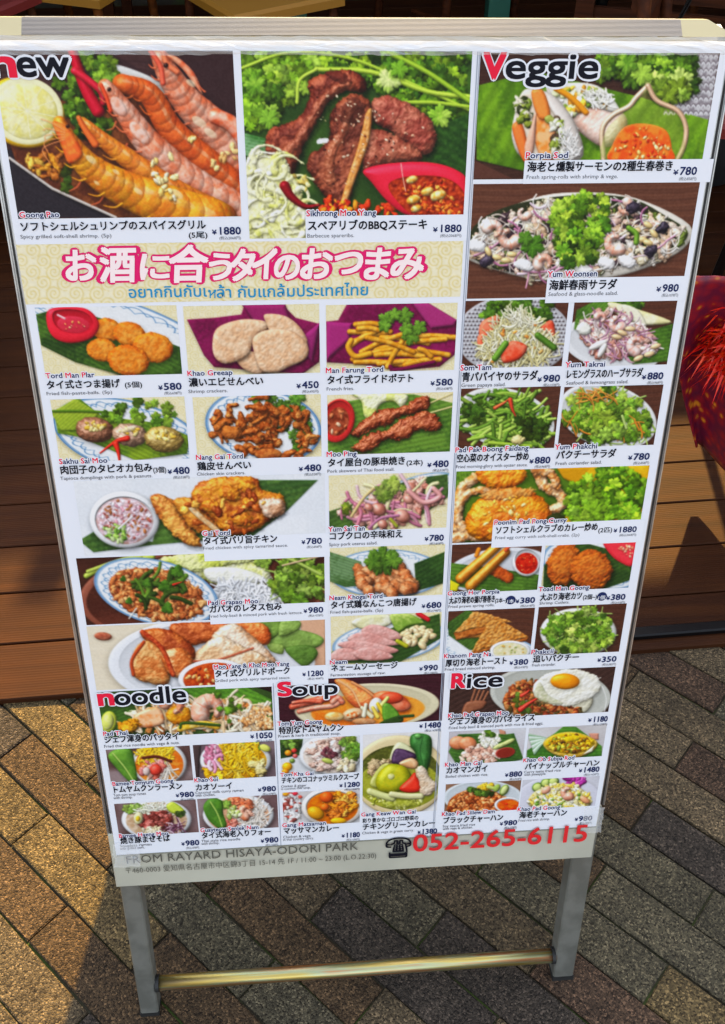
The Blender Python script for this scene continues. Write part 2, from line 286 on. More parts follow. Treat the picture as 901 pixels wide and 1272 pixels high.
LX, LY, LZ = -.42, -.55, .72
def cat(pts, n=5, closed=False):                # Catmull-Rom smoothing
    P = np.array(pts, float)
    if len(P) < 3: return P
    if closed: Q = np.vstack([P[-1:], P, P[:2]])
    else: Q = np.vstack([2*P[0]-P[1], P, 2*P[-1]-P[-2]])
    o = []
    for i in range(1, len(Q)-2):
        for k in range(n):
            t = k/n
            o.append(.5*((2*Q[i]) + (Q[i+1]-Q[i-1])*t + (2*Q[i-1]-5*Q[i]+4*Q[i+1]-Q[i+2])*t*t + (3*Q[i]-Q[i-1]-3*Q[i+1]+Q[i+2])*t**3))
    if not closed: o.append(Q[-2])
    return np.array(o)
def inpoly(P, x, y):
    r = False; j = len(P)-1
    for i in range(len(P)):
        if (P[i][1] > y) != (P[j][1] > y) and x < (P[j][0]-P[i][0])*(y-P[i][1])/(P[j][1]-P[i][1]) + P[i][0]: r = not r
        j = i
    return r
class Cv:
    def __init__(s, off, sc, box, px=.00075):
        # box: four corners (TL TR BR BL) in drawing units; off/sc relate drawing units to the street view
        s.off, s.sc = off, sc
        q = [plane(off[0]+x/sc, off[1]+y/sc) for x, y in box]
        s.x0 = (q[0][0]+q[3][0])/2; s.x1 = (q[1][0]+q[2][0])/2
        s.y0 = (q[0][1]+q[1][1])/2; s.y1 = (q[2][1]+q[3][1])/2
        s.w = max(8, int((s.x1-s.x0)/px)); s.h = max(8, int((s.y1-s.y0)/px))
        gx, gy = np.meshgrid(np.linspace(s.x0, s.x1, s.w), np.linspace(s.y0, s.y1, s.h))
        X, Y = unplane(gx, gy)
        s.X = ((X-off[0])*sc).astype(np.float32); s.Y = ((Y-off[1])*sc).astype(np.float32)
        s.k = float(abs(s.X[s.h//2, -1]-s.X[s.h//2, 0])/s.w)
        s.im = np.full((s.h, s.w, 3), 200, np.float32)
    def bb(s, x0, y0, x1, y1):
        u, v = plane(s.off[0]+np.array([x0, x1, x0, x1])/s.sc, s.off[1]+np.array([y0, y0, y1, y1])/s.sc)
        i0 = int((u.min()-s.x0)/(s.x1-s.x0)*s.w)-2; i1 = int((u.max()-s.x0)/(s.x1-s.x0)*s.w)+3
        j0 = int((v.min()-s.y0)/(s.y1-s.y0)*s.h)-2; j1 = int((v.max()-s.y0)/(s.y1-s.y0)*s.h)+3
        i0, j0, i1, j1 = max(i0, 0), max(j0, 0), min(i1, s.w), min(j1, s.h)
        if i1-i0 < 2 or j1-j0 < 2: return None
        return (slice(j0, j1), slice(i0, i1))
    def fin(s, sl, d, R, col, c2=None, m=8, mk=1., bump=0., bs=3, spec=0., sp=18, sh=.34, dome=.8, ro=0., amb=.46, dif=.74, rim=0., grad=None, op=1.):
        k = s.k; im = s.im[sl]; shp = d.shape
        if ro: d = d + (nz(shp, 5)-.5)*ro + (nz(shp, 2)-.5)*ro*.6
        a = np.clip(d/k+.5, 0, 1)[..., None]*op
        if sh:
            o = max(1, int(R*.25/k+1)); o = min(o, 6)
            ds = np.full_like(d, -1e3); ds[o:, o//2:] = d[:shp[0]-o, :shp[1]-o//2] if o//2 else d[:shp[0]-o, :]
            sw = max(R*.5, k*1.5)
            z = np.clip((ds+sw)/(2*sw), 0, 1)
            im *= (1-sh*z*z*(3-2*z))[..., None]
        if not a.any(): return
        t = np.clip(d/R, 0, 1)
        h = np.sqrt(np.clip(1-(1-t)**2, 0, 1))*R*dome
        if bump: h = h + bump*(nz(shp, bs) + .5*nz(shp, 1 if bs < 3 else 2))
        gy, gx = np.gradient(h); gx = gx/k; gy = gy/k
        n = 1/np.sqrt(1+gx*gx+gy*gy)
        l = (-gx*LX-gy*LY+LZ)*n
        shd = amb+dif*np.clip(l, 0, 1)
        c = C(col)*np.ones(shp+(1,), np.float32)
        if c2 is not None:
            q = np.clip((nz(shp, m)*.65+nz(shp, 3)*.35-.5)*3*mk+.5, 0, 1)[..., None]
            c = c*(1-q)+C(c2)*q
        if grad is not None:
            g = np.clip((s.Y[sl]-grad[0])/(grad[1]-grad[0]), 0, 1)[..., None]
            c = c*(1-g)+C(grad[2])*g
        if rim: c = c*(1-rim*(1-t)[..., None]**2)
        c = c*shd[..., None]
        if spec:
            hh = (-gx*LX*.55-gy*LY*.55+.89)*n
            c = c + (255*spec*np.clip(hh, 0, 1)**sp)[..., None]
        im += (c-im)*a
    def e(s, x, y, rx, ry, a, col, **k):
        R = max(rx, ry)*1.35+3*s.k
        sl = s.bb(x-R, y-R, x+R, y+R)
        if sl is None: return
        X = s.X[sl]-x; Y = s.Y[sl]-y; ca, sa = math.cos(math.radians(a)), math.sin(math.radians(a))
        u = X*ca+Y*sa; v = -X*sa+Y*ca
        r = np.sqrt((u/rx)**2+(v/ry)**2)
        d = (1-r)*min(rx, ry)*1.0
        s.fin(sl, d, k.pop('R', min(rx, ry)), col, **k)
    def l(s, pts, w, col, w2=None, sm=True, **k):
        P = cat(pts) if sm else np.array(pts, float)
        w2 = w if w2 is None else w2
        M = max(w, w2)+3*s.k+max(w, w2)*.6
        sl = s.bb(P[:, 0].min()-M, P[:, 1].min()-M, P[:, 0].max()+M, P[:, 1].max()+M)
        if sl is None: return
        X = s.X[sl]; Y = s.Y[sl]; d = np.full(X.shape, -1e3, np.float32)
        n = len(P)-1
        for i in range(n):
            ax, ay = P[i]; dx, dy = P[i+1]-P[i]; q = dx*dx+dy*dy+1e-6
            t = np.clip(((X-ax)*dx+(Y-ay)*dy)/q, 0, 1)
            ww = w+(w2-w)*(i+t)/n
            d = np.maximum(d, ww-np.hypot(X-ax-t*dx, Y-ay-t*dy))
        s.fin(sl, d, k.pop('R', max(w, w2)), col, **k)
    def p(s, pts, col, sm=0, **k):
        P = cat(pts, sm, True) if sm else np.array(pts, float)
        R = k.pop('R', 12)
        M = 4*s.k+min(R*.6, 12)
        sl = s.bb(P[:, 0].min()-M, P[:, 1].min()-M, P[:, 0].max()+M, P[:, 1].max()+M)
        if sl is None: return
        X = s.X[sl]; Y = s.Y[sl]; d = np.full(X.shape, 1e6, np.float32); ins = np.zeros(X.shape, bool)
        n = len(P)
        for i in range(n):
            ax, ay = P[i]; bx, by = P[(i+1) % n]; dx, dy = bx-ax, by-ay; q = dx*dx+dy*dy+1e-6
            t = np.clip(((X-ax)*dx+(Y-ay)*dy)/q, 0, 1)
            d = np.minimum(d, (X-ax-t*dx)**2+(Y-ay-t*dy)**2)
            if ay != by: ins ^= ((ay > Y) != (by > Y)) & (X < (bx-ax)*(Y-ay)/(by-ay)+ax)
        d = np.sqrt(d); d[~ins] *= -1
        s.fin(sl, d, R, col, **k)
    def lf(s, x, y, r, a, col, c2=None, lobes=5, **k):          # lobed herb leaf
        M = r*1.15+3*s.k
        sl = s.bb(x-M, y-M, x+M, y+M)
        if sl is None: return
        X = s.X[sl]-x; Y = s.Y[sl]-y
        th = np.arctan2(Y, X)-math.radians(a); q = np.hypot(X, Y)
        rr = r*(.52+.30*np.abs(np.cos(th*lobes/2))+.12*np.abs(np.cos(th*lobes*1.5+.4)))
        d = (rr-q)*.8
        vein = np.clip(1-np.abs(np.sin(th*lobes/2))*q/(r*.12+s.k), 0, 1)
        k.setdefault('dome', .35); k.setdefault('sh', .4); k.setdefault('bump', r*.04)
        s.fin(sl, d, r*.45, col, c2=c2, **k)
        s.im[sl] *= (1+.16*vein*(d > 0))[..., None]
    # ----- backgrounds
    def bg(s, col, c2=None, m=26, amt=1.):
        c = C(col)*np.ones((s.h, s.w, 1), np.float32)
        if c2 is not None:
            q = np.clip((nz((s.h, s.w), m)-.5)*2*amt+.5, 0, 1)[..., None]; c = c*(1-q)+C(c2)*q
        s.im[:] = c
    def wood(s, col='5a3a2a', c2='3c2418', a=0, f=9.):
        ca, sa = math.cos(math.radians(a)), math.sin(math.radians(a))
        v = (-s.X*sa+s.Y*ca)/f; u = (s.X*ca+s.Y*sa)/f
        w = nz((s.h, s.w), 26)*1.5
        q = .5+.25*np.sin(v*2.3+w*3)+.25*np.sin(v*5.9+w*5+u*.1)+(nz((s.h, s.w), 2)-.5)*.3
        q = np.clip(q, 0, 1)[..., None]
        s.im[:] = C(col)*(1-q)+C(c2)*q
    def damask(s, col='e9e0bd', c2='d9c98f', f=17.):
        # curling scroll pattern of the printed cream wallpaper
        s.im[:] = C(col)
        X = s.X/s.sc; Y = s.Y/s.sc
        gx = np.floor(X/f*1.0); gy = np.floor(Y/f)
        for ox in (0, .5):
            cx = (np.floor(X/f-ox)+.5+ox)*f; cy = (np.floor(Y/f-ox)+.5+ox)*f
            dx, dy = X-cx, Y-cy; sgn = np.where((np.floor(X/f-ox) % 2) > 0, 1., -1.); dx = dx*sgn
            r = np.hypot(dx, dy); th = np.arctan2(dy, dx)
            sp = np.abs(((r/(f*.17)-th/(2*np.pi)) % 1)-.5)
            a = np.clip((sp-.27)*7, 0, 1)*(r < f*.38)
            s.im += (C(c2)-s.im)*(a*.9)[..., None]
    def vig(s, a=.15):
        s.im *= 1
    # ----- food vocabulary
    def banana(s, pts, a=0, col='2f7d33', c2='1c5a26', sp=9., sm=0, **k):
        P = cat(pts, 4, True) if sm else np.array(pts, float)
        k.setdefault('R', 10); k.setdefault('dome', .15); k.setdefault('sh', .35)
        before = s.im.copy()
        s.p(P, col, c2=c2, m=26, **k)
        ch = np.abs(s.im-before).sum(-1) > 0
        ca, sa = math.cos(math.radians(a)), math.sin(math.radians(a))
        v = -s.X*sa+s.Y*ca
        st = .5+.5*np.sin(v/sp*6.28+nz((s.h, s.w), 26)*2)
        x0, y0 = P.min(0); x1, y1 = P.max(0)
        ins = np.zeros(s.X.shape, bool)
        for i in range(len(P)):
            ax, ay = P[i]; bx, by = P[(i+1) % len(P)]
            if ay != by: ins ^= ((ay > s.Y) != (by > s.Y)) & (s.X < (bx-ax)*(s.Y-ay)/(by-ay)+ax)
        s.im *= (1+(st-.5)*.16*ins)[..., None]
    def plate(s, x, y, rx, ry, a, col='e6e8e6', rim=.16, deep=.0, **k):
        s.e(x, y, rx, ry, a, col, dome=.12, R=min(rx, ry)*.2, sh=k.pop('sh', .4), spec=.05)
        s.e(x, y, rx*(1-rim), ry*(1-rim), a, tuple(C(col)*.93), dome=-.12, R=min(rx, ry)*.18, sh=0)
    def blue(s, x, y, rx, ry, a=0, col='e8ecee', ink='3a6a9c'):        # white plate with blue scale pattern on its rim
        s.e(x, y, rx, ry, a, col, dome=.12, R=min(rx, ry)*.2, sh=.4)
        ca, sa = math.cos(math.radians(a)), math.sin(math.radians(a))
        X = s.X-x; Y = s.Y-y; u = (X*ca+Y*sa)/rx; v = (-X*sa+Y*ca)/ry
        r = np.hypot(u, v); th = np.arctan2(v, u)
        px = s.k/min(rx, ry)
        n = 22
        for r0, r1 in ((.985, .02), (.955, .012)):
            al = np.clip((r1+px*.3-np.abs(r-r0))/px, 0, 1); s.im += (C(ink)-s.im)*(al*.85)[..., None]
        for ph in (0, .5):
            q = np.abs(np.cos((th*n/2)+ph*np.pi))
            rr = .72+ph*.09+.12*q
            al = np.clip((.018+px*.25-np.abs(r-rr))/px, 0, 1)
            s.im += (C(ink)-s.im)*(al*.75*(r < .95))[..., None]
    def cup(s, x, y, rx, ry, a, wall, sauce, c2=None, r=.72, dy=-.05, bits=None, nb=14, bs=2.5):
        s.e(x, y, rx, ry, a, wall, dome=.5, R=min(rx, ry)*.35, spec=.25, sp=30, sh=.5)
        s.e(x, y+ry*dy, rx*.86, ry*.83, a, tuple(C(wall)*.82), dome=-.5, R=min(rx, ry)*.3, sh=0)
        s.e(x, y+ry*.04, rx*r, ry*r, a, sauce, c2=c2, m=5, dome=.05, bump=.6, spec=.12, sp=60, sh=0)
        if bits:
            for _ in range(nb):
                t = RG.random()*6.28; q = RG.random()**.5*r*.85
                s.e(x+math.cos(t)*q*rx, y+ry*.04+math.sin(t)*q*ry, bs*(.6+RG.random()*.8), bs*(.5+RG.random()*.6), RG.random()*180, bits[int(RG.integers(len(bits)))], spec=.15, sh=.2)
    def spots(s, reg, n):
        # random points in a region: ('e',x,y,rx,ry,rot) or polygon points; sorted back to front
        o = []
        if reg[0] == 'e':
            _, x, y, rx, ry, a = reg; ca, sa = math.cos(math.radians(a)), math.sin(math.radians(a))
            for _ in range(n):
                t = RG.random()*6.28; q = RG.random()**.5; u = math.cos(t)*q*rx; v = math.sin(t)*q*ry
                o.append((x+u*ca-v*sa, y+u*sa+v*ca))
        else:
            P = np.array(reg); lo, hi = P.min(0), P.max(0)
            while len(o) < n:
                x, y = lo+(hi-lo)*RG.random(2)
                if inpoly(reg, x, y): o.append((x, y))
        o.sort(key=lambda q: q[1])
        return o
    def bits(s, reg, n, r, cols, asp=.7, **k):
        k.setdefault('sh', .3); k.setdefault('spec', .16); k.setdefault('ro', r*.55); k.setdefault('bump', r*.10)
        for x, y in s.spots(reg, n):
            q = r*(.6+.8*RG.random()); b = .85+.3*RG.random()
            s.e(x, y, q*(1+.35*RG.random()), q*(asp*.8+(1-asp)*RG.random()), RG.random()*180, tuple(C(cols[int(RG.integers(len(cols)))])*b), **k)
    def strands(s, reg, n, ln, w, cols, curl=.5, ang=None, spread=180, **k):
        if w < 5: n = int(n*1.35); w *= .78
        k.setdefault('sh', .35); k.setdefault('spec', .1)
        for x, y in s.spots(reg, n):
            a = math.radians((ang if ang is not None else 0)+(RG.random()-.5)*2*spread)
            pts = [(x, y)]; L = ln*(.6+.7*RG.random()); c = (RG.random()-.5)*2*curl
            for i in range(4):
                a += c+(RG.random()-.5)*curl*.6; px, py = pts[-1]; pts.append((px+math.cos(a)*L/4, py+math.sin(a)*L/4))
            P = np.array(pts); P -= P.mean(0)-np.array([x, y])
            b = .88+.24*RG.random()
            s.l(P, w*(.7+.6*RG.random()), tuple(C(cols[int(RG.integers(len(cols)))])*b), **k)
    def herbs(s, reg, n, r, cols, stem=None, **k):
        if stem: s.strands(reg, n//3+1, r*4, max(r*.12, .8), stem, curl=.3)
        for x, y in s.spots(reg, n):
            b = .75+.5*RG.random()
            c_ = C(cols[int(RG.integers(len(cols)))])*b; g_ = RG.random(); c_ = c_+np.array([20, 8, -6])*g_
            if 'lobes' not in k: s.lf(x, y, r*(.45+.75*RG.random()), RG.random()*360, tuple(c_), c2=tuple(c_*.7), lobes=int(RG.choice([3, 5, 5, 7])), m=5, **k)
            else: s.lf(x, y, r*(.6+.7*RG.random()), RG.random()*360, tuple(c_), **k)
    def chilli(s, pts, w, col='c8241e'):
        s.l(pts, w, col, w2=w*.3, spec=.5, sp=25, dome=1.)
    def shrimp(s, x, y, r, a, col='f0b49a', c2='f6e0d0', w=.36):        # curled peeled shrimp
        P = []
        for i in range(7):
            t = math.radians(a+i*38); q = r*(1-.04*i); P.append((x+math.cos(t)*q*.62, y+math.sin(t)*q*.62))
        s.l(P, r*w, col, w2=r*w*.4, c2=c2, m=5, spec=.2, bump=.5, dome=1)
        for i in range(1, 6):
            t = math.radians(a+i*38+10); s.l([(x+math.cos(t)*r*.38, y+math.sin(t)*r*.38), (x+math.cos(t)*r*.9, y+math.sin(t)*r*.9)], max(r*.03, .5), 'd8745a', sm=False, sh=0, op=.6, dome=0)
DISH = []
def D(label, off, sc, box):
    c = Cv(off, sc, box, .0007 if off[1] < 500 else .00085); DISH.append((label, c)); return c
G1 = ('3d8a2c', '2c6e22', '5aa53a', '77b84a'); GD = ('1f5420', '2b6a28', '17401a'); GL = ('6cbf3a', '8fd04e', '4fa832')
WHT = 'e9ebee'
# --- big pictures of the top rows
A_ = (0, 0)
c = D('printed photo of grilled shrimps with half a lemon', A_, 2.906, [(-29, 182), (840, 182), (873, 785), (65, 785)])
c.bg('4a3230', '3a2526'); c.wood('4c3534', '3d2829', 8, 14)
c.p([(240, 180), (420, 200), (640, 330), (640, 190), (840, 182), (860, 500), (640, 320), (420, 240)], '3a2628', sh=0, dome=0)
c.p([(395, 235), (450, 240), (560, 285), (625, 345), (600, 350), (520, 320), (430, 300)], 'd9dad6', sm=4, R=12)
c.p([(-30, 540), (60, 540), (420, 785), (-30, 785)], '2f2a30', R=30, dome=0, sh=0)
c.p([(30, 500), (120, 400), (400, 300), (880, 600), (880, 800), (420, 790), (200, 690), (60, 590)], '7c4a2a', c2='5a3020', m=14, R=25, dome=.2, bump=2)
c.l([(35, 570), (190, 680), (420, 785)], 5, 'c8c0b8', sm=False, spec=.3)
c.herbs([(200, 290), (420, 190), (430, 300), (400, 500), (280, 480)], 60, 34, ('2f7a2a', '1f5a20', '4c9a38', '17461c'))
c.herbs([(300, 190), (400, 220), (430, 290), (340, 300)], 14, 40, ('3f8a2f', '56a040'))
c.herbs([(190, 600), (250, 600), (250, 680), (180, 660)], 8, 24, ('2f6a2a', '234f20'))
c.bits([(90, 560), (240, 560), (240, 640), (130, 640)], 26, 15, ('c8842a', 'e0b050', '9a5a24'), spec=.3)
c.l([(262, 180), (290, 270), (320, 340), (355, 400)], 17, 'c01a34', w2=24, spec=.5, dome=1)
c.l([(270, 255), (320, 290), (365, 330), (375, 370)], 14, 'd42a40', w2=12, spec=.5, dome=1)
c.e(85, 405, 152, 125, 20, 'e6b42e', spec=.2, dome=.5, R=30)
c.e(95, 400, 135, 120, 20, 'f4f0c0', R=14, dome=.2, sh=0)
c.e(98, 402, 112, 100, 20, 'e6dc86', c2='f2ecb4', m=8, dome=.1, bump=.7, sh=0, spec=.1)
for i in range(10):
    t = i*.628+.2; c.l([(98, 400), (98+math.cos(t)*108, 402+math.sin(t)*96)], 1.6, 'f4f2d4', sm=False, sh=0, op=.8)
def prawn(c, pts, w, w2, col, c2, seg=9, hl=.4):
    P = cat(pts, 10); n = len(P); seg = seg+7
    c.l(pts, w, col, w2=w2, c2=c2, m=14, spec=hl*.8, sp=12, bump=1.5, bs=5, dome=.9, sh=.5)
    for i in range(seg, -1, -1):                      # overlapping shell plates from the far end up to the head
        f = i/seg; j = min(n-2, int(1+(n-3)*f)); x, y = P[j]; dx, dy = P[j+1]-P[j]; a = math.degrees(math.atan2(dy, dx)); ww = w+(w2-w)*f; q = ww
        L_ = (n*math.hypot(dx, dy)/seg)*1.25
        b = .95+.1*RG.random()
        c.e(x, y, max(L_, ww*.5), ww, a, tuple(C(col)*b), c2=c2, m=(14, 8)[i % 2], R=ww*.9, spec=hl*1.1, sp=16, bump=2, bs=5, dome=.6, sh=.05, ro=4, rim=.04, op=.55)
        c.e(x-dy/math.hypot(dx, dy)*-ww*.35, y-dx/math.hypot(dx, dy)*ww*.35, L_*.45, ww*.16, a, 'fff0dc', sh=0, op=.30, R=ww*.14, dome=.2, ro=5)
        if i % 2 == 0 and 0 < i < seg-1:
            nx, ny = -dy/math.hypot(dx, dy), dx/math.hypot(dx, dy); c.l([(x+nx*ww*.8, y+ny*ww*.8), (x+nx*ww*1.15-dx, y+ny*ww*1.15-dy), (x+nx*ww*1.3-dx*3, y+ny*ww*1.3-dy*3)], 4, tuple(C(col)*.9), w2=1.5, sh=.2, spec=.3)
prawn(c, [(575, 200), (610, 270), (680, 370), (780, 470), (880, 590)], 30, 80, 'f07850', 'f8b8a0', hl=.5)
c.p([(600, 200), (660, 250), (720, 330), (730, 330), (700, 260), (640, 205)], 'f0a080', sm=3, c2='e8704c', m=5, R=14, spec=.4)
for a_, b__ in (((620, 420), (560, 400)), ((660, 470), (610, 470)), ((420, 440), (385, 470)), ((460, 520), (420, 545)), ((300, 640), (250, 690)), ((380, 700), (330, 740)), ((700, 500), (670, 540)), ((740, 330), (720, 310))): c.l([a_, ((a_[0]+b__[0])/2+6, (a_[1]+b__[1])/2+8), b__], 4, 'e87850', w2=1.5, sh=.2)
c.l([(545, 185), (580, 240), (590, 300)], 9, 'e8624a', spec=.4); c.l([(590, 185), (604, 230), (640, 260)], 10, 'f0805a', spec=.4)
prawn(c, [(440, 300), (540, 340), (620, 470), (760, 600), (880, 720)], 34, 60, 'ec7434', 'd85a28', hl=.35)
prawn(c, [(380, 310), (450, 400), (540, 520), (690, 660), (870, 780)], 26, 74, 'f07c54', 'fac4b0', hl=.55)
c.e(430, 385, 22, 42, -35, 'f7d8cc', c2='f0a890', m=5, sh=0, R=14, op=.75); c.e(505, 480, 24, 50, -40, 'fae0d4', c2='ec9a7c', m=5, sh=0, R=14, op=.7)
c.l([(365, 305), (385, 350), (400, 400)], 7, 'e0502e', spec=.4)
prawn(c, [(300, 440), (380, 510), (500, 600), (640, 700), (800, 790)], 18, 58, 'f69a34', 'ee7c34', hl=.5)
prawn(c, [(215, 440), (270, 540), (360, 630), (520, 710), (760, 800)], 22, 86, 'f8aa2c', 'f08028', seg=10, hl=.65)
c.p([(190, 440), (240, 455), (275, 500), (300, 560), (250, 590), (222, 520)], 'f0843c', sm=4, c2='e0602c', m=5, spec=.4, R=14); c.l([(285, 425), (310, 470), (345, 520)], 9, 'e87038', w2=14, spec=.4); c.e(245, 455, 7, 7, 0, '2a1410', spec=.6); c.e(395, 322, 8, 8, 0, '2a1410', spec=.6); c.e(600, 235, 9, 9, 0, '2a1410', spec=.6)
for q in range(5): c.l([(235, 470+q*8), (180-q*6, 440+q*24), (150+q*8, 430+q*40)], 1.6, 'f0a070', sh=.2)
for x, y, r in ((330, 575, 22), (500, 690, 18), (420, 620, 14), (640, 700, 26), (350, 660, 12), (760, 480, 26), (690, 300, 20), (720, 440, 30)):
    c.e(x, y, r, r*.5, 35, 'fff2d0', sh=0, op=.55, R=r*.4, dome=.3)
c.bits([(500, 590), (620, 560), (680, 700), (600, 730)], 24, 10, ('f4dc9c', 'e8c070', 'fbf0cc'), spec=.4)
c.bits([(670, 480), (700, 500), (690, 520)], 5, 10, ('f4dc9c', 'e8c070')); c.bits([(760, 560), (850, 500), (860, 560), (780, 620)], 14, 10, ('f4cc8c', 'e8b070'))
c.l([(780, 420), (840, 450), (880, 500)], 30, 'e66a44', c2='f0a48c', spec=.5, bump=1)

c = D('printed photo of barbecued spare ribs with red chilli dip', (290, 0), 2.906, [(25, 183), (863, 185), (826, 856), (60, 856)])
c.bg('1d4a20', '2c6a28')
c.herbs([(20, 185), (870, 185), (850, 480), (700, 480), (560, 350), (400, 260), (250, 330), (60, 480)], 260, 40, ('2c7a26', '3f9a2e', '1b5a1e', '69b83c', '14421a'))
c.herbs([(30, 190), (300, 190), (260, 330), (50, 470)], 50, 44, ('57b03a', '3f962c', '7cc452'))
c.l([(20, 250), (200, 190), (420, 210), (640, 300), (860, 400)], 6, '8fcf48', spec=.3); c.l([(300, 250), (500, 260), (700, 330), (860, 350)], 9, '9ad64e', spec=.3)
c.l([(560, 190), (700, 260), (860, 370)], 9, '7cc43c', spec=.3); c.l([(230, 370), (240, 290), (300, 250)], 6, 'a6dc5c'); c.l([(590, 370), (720, 370), (850, 385)], 7, '8fd04a')
c.banana([(680, 480), (870, 400), (850, 640), (700, 600)], 30, '1f5c24', '12401a', 30); c.banana([(40, 480), (120, 500), (130, 580), (40, 560)], 10, '2c7a3c', '6aa878', 12)
c.lf(560, 290, 52, 20, '8fcf62', 'c0e090'); c.lf(745, 420, 50, 200, '5cb03a', '8cd05c'); c.lf(600, 250, 40, 0, '4fa834'); c.lf(80, 310, 46, 40, '74c44a', '3f8f2c'); c.lf(130, 430, 44, 90, '58a83c')
def rib(c, pts, col, c2, **k):
    c.p(pts, col, sm=5, c2=c2, m=14, R=38, bump=4.5, bs=5, spec=.2, sp=10, dome=.9, ro=8, sh=.7, **k)
rib(c, [(500, 365), (560, 345), (640, 375), (710, 430), (735, 500), (700, 560), (650, 540), (560, 470), (505, 440)], '8a4034', 'ac6450')
rib(c, [(480, 470), (540, 470), (640, 520), (680, 575), (560, 590), (480, 615), (462, 560)], 'b87058', '8a4434')
rib(c, [(370, 252), (430, 255), (478, 292), (468, 335), (400, 330), (340, 375), (290, 460), (240, 560), (212, 630), (165, 575), (118, 545), (120, 475), (165, 455), (235, 425), (275, 350), (275, 290)], '9c5038', '5c241a')
c.l([(420, 300), (350, 330), (300, 400), (250, 490), (200, 540)], 13, 'b87054', w2=22, c2='8c4a34', m=8, bump=3, sh=0, op=.7, spec=.5, ro=10)
rib(c, [(410, 342), (470, 345), (502, 385), (495, 480), (470, 560), (440, 650), (405, 755), (370, 750), (320, 700), (268, 615), (275, 560), (320, 530), (350, 480), (350, 410)], '945038', '5a281c')
c.l([(430, 380), (400, 470), (350, 560), (350, 650)], 16, 'b87454', w2=22, c2='8c4c34', m=8, bump=3, sh=0, op=.65, spec=.5, ro=10)
c.p([(500, 395), (492, 500), (462, 590), (432, 670), (402, 748), (385, 745), (410, 650), (440, 560), (465, 470), (478, 410)], 'd08848', sm=4, R=10, c2='e0a468', m=5, bump=2, spec=.3, sh=.1)
c.e(430, 400, 40, 55, 20, '3c1a14', op=.55, sh=0, R=30, ro=14); c.e(380, 275, 45, 25, 20, '4a1c18', op=.6, sh=0, ro=12)
c.bits([(290, 300), (700, 450), (600, 560), (350, 700)], 120, 3.2, ('f4e4c8', 'e0b090', '3a1410'), sh=.2)
c.p([(50, 570), (100, 540), (130, 560), (165, 550), (200, 590), (215, 640), (250, 700), (265, 780), (255, 870), (50, 870)], 'e6e69a', sm=5, c2='f6f4d0', m=14, R=30, bump=3, bs=8, ro=9, spec=.1)
for i in range(46):
    x, y = c.spots([(55, 580), (130, 560), (200, 600), (245, 700), (255, 850), (55, 850)], 1)[0]
    a = RG.random()*6.28; q = 26+26*RG.random(); P = [(x+q*k*.55*math.cos(a+k*.5), y+q*k*.55*math.sin(a+k*.5)) for k in range(5)]
    c.l(P, 9+5*RG.random(), ('f8f6d4', 'e8e890', 'fcfbea', 'd8dc78', 'f0eeb4')[i % 5], w2=3, c2='f4f2c0', m=5, bump=1.6, ro=4, sh=.28, dome=.5, spec=.08)
c.chilli([(185, 670), (210, 710), (260, 745), (310, 740)], 18, '8a1420'); c.bits([(330, 720), (600, 740), (600, 780), (300, 780)], 60, 12, ('d8401c', 'e88a2a', '8a1c14', 'c8301c'), spec=.3)
c.bits([(215, 630), (270, 640), (270, 700)], 12, 9, ('e8dc9c', 'c8b060'))
c.p([(470, 615), (560, 590), (700, 585), (800, 610), (850, 660), (850, 780), (660, 785), (570, 740), (500, 660)], 'e02c44', sm=6, R=40, dome=.5, spec=.45, sp=24)
c.p([(560, 665), (640, 635), (760, 640), (830, 690), (840, 780), (670, 780), (600, 735)], 'b4401c', sm=6, c2='7a2010', m=5, R=10, dome=-.3, bump=2, spec=.3, sh=0)
c.bits([(590, 670), (760, 650), (830, 780), (680, 775)], 130, 7, ('e07028', 'a02c12', 'f0a048', 'c84c1c'), spec=.35)
for x, y, r in ((645, 648, 22), (700, 690, 24), (740, 705, 30), (660, 752, 20), (650, 720, 26)): c.e(x, y, r, r*.6, -20, 'f0d890', c2='e8a040', m=3, spec=.4)
c.l([(605, 590), (612, 640), (622, 690)], 1.5, 'f0c8b8', sh=0); c.e(322, 508, 22, 9, -15, 'f2f2f2', ro=8, sh=0, dome=0)

c = D('printed photo of fresh spring rolls beside a glass dip dish', (570, 0), 2.722, [(68, 178), (870, 180), (825, 603), (55, 603)])
c.bg('3f8a1e', '2c6e1a'); c.wood('4a3228', '3a241e', 0, 10)
c.banana([(60, 290), (260, 240), (620, 330), (845, 400), (830, 603), (330, 603), (60, 540)], -62, '4f9a26', '357a1c', 44)
c.p([(50, 540), (180, 603), (50, 603)], '5a3a30', sh=0, dome=0)
c.p([(620, 180), (880, 180), (845, 405), (740, 375), (690, 300)], 'c8c6c8', c2='8a8488', m=3, sh=0, dome=0)
for i in range(11):
    for j in range(9):
        x = 700+i*17+(j % 2)*8; y = 185+j*24
        if x > 690: c.l([(x-7, y+6), (x, y-4), (x+7, y+6)], 2.2, '746c70', sh=.2); c.l([(x-6, y+10), (x, y+2), (x+6, y+10)], 2, 'eeeef0', sh=0)
c.herbs([(460, 185), (790, 185), (800, 250), (770, 330), (700, 320), (600, 270), (480, 250)], 90, 42, ('2f7a22', '3f9230', '5cae40', '1d5a1c'))
c.herbs([(640, 260), (770, 270), (770, 340), (680, 330)], 10, 44, ('84c45a', '68b044', 'a0d474'))
c.lf(620, 250, 44, 30, '7cc04e'); c.lf(570, 215, 44, 100, '6ab444', '3c8a2c')
def roll(c, x0, y0, x1, y1, w):
    c.l([(x0, y0), (x1, y1)], w, 'f0dccc', sm=False, c2='e8b8a0', m=14, spec=.3, sp=10, dome=.9)
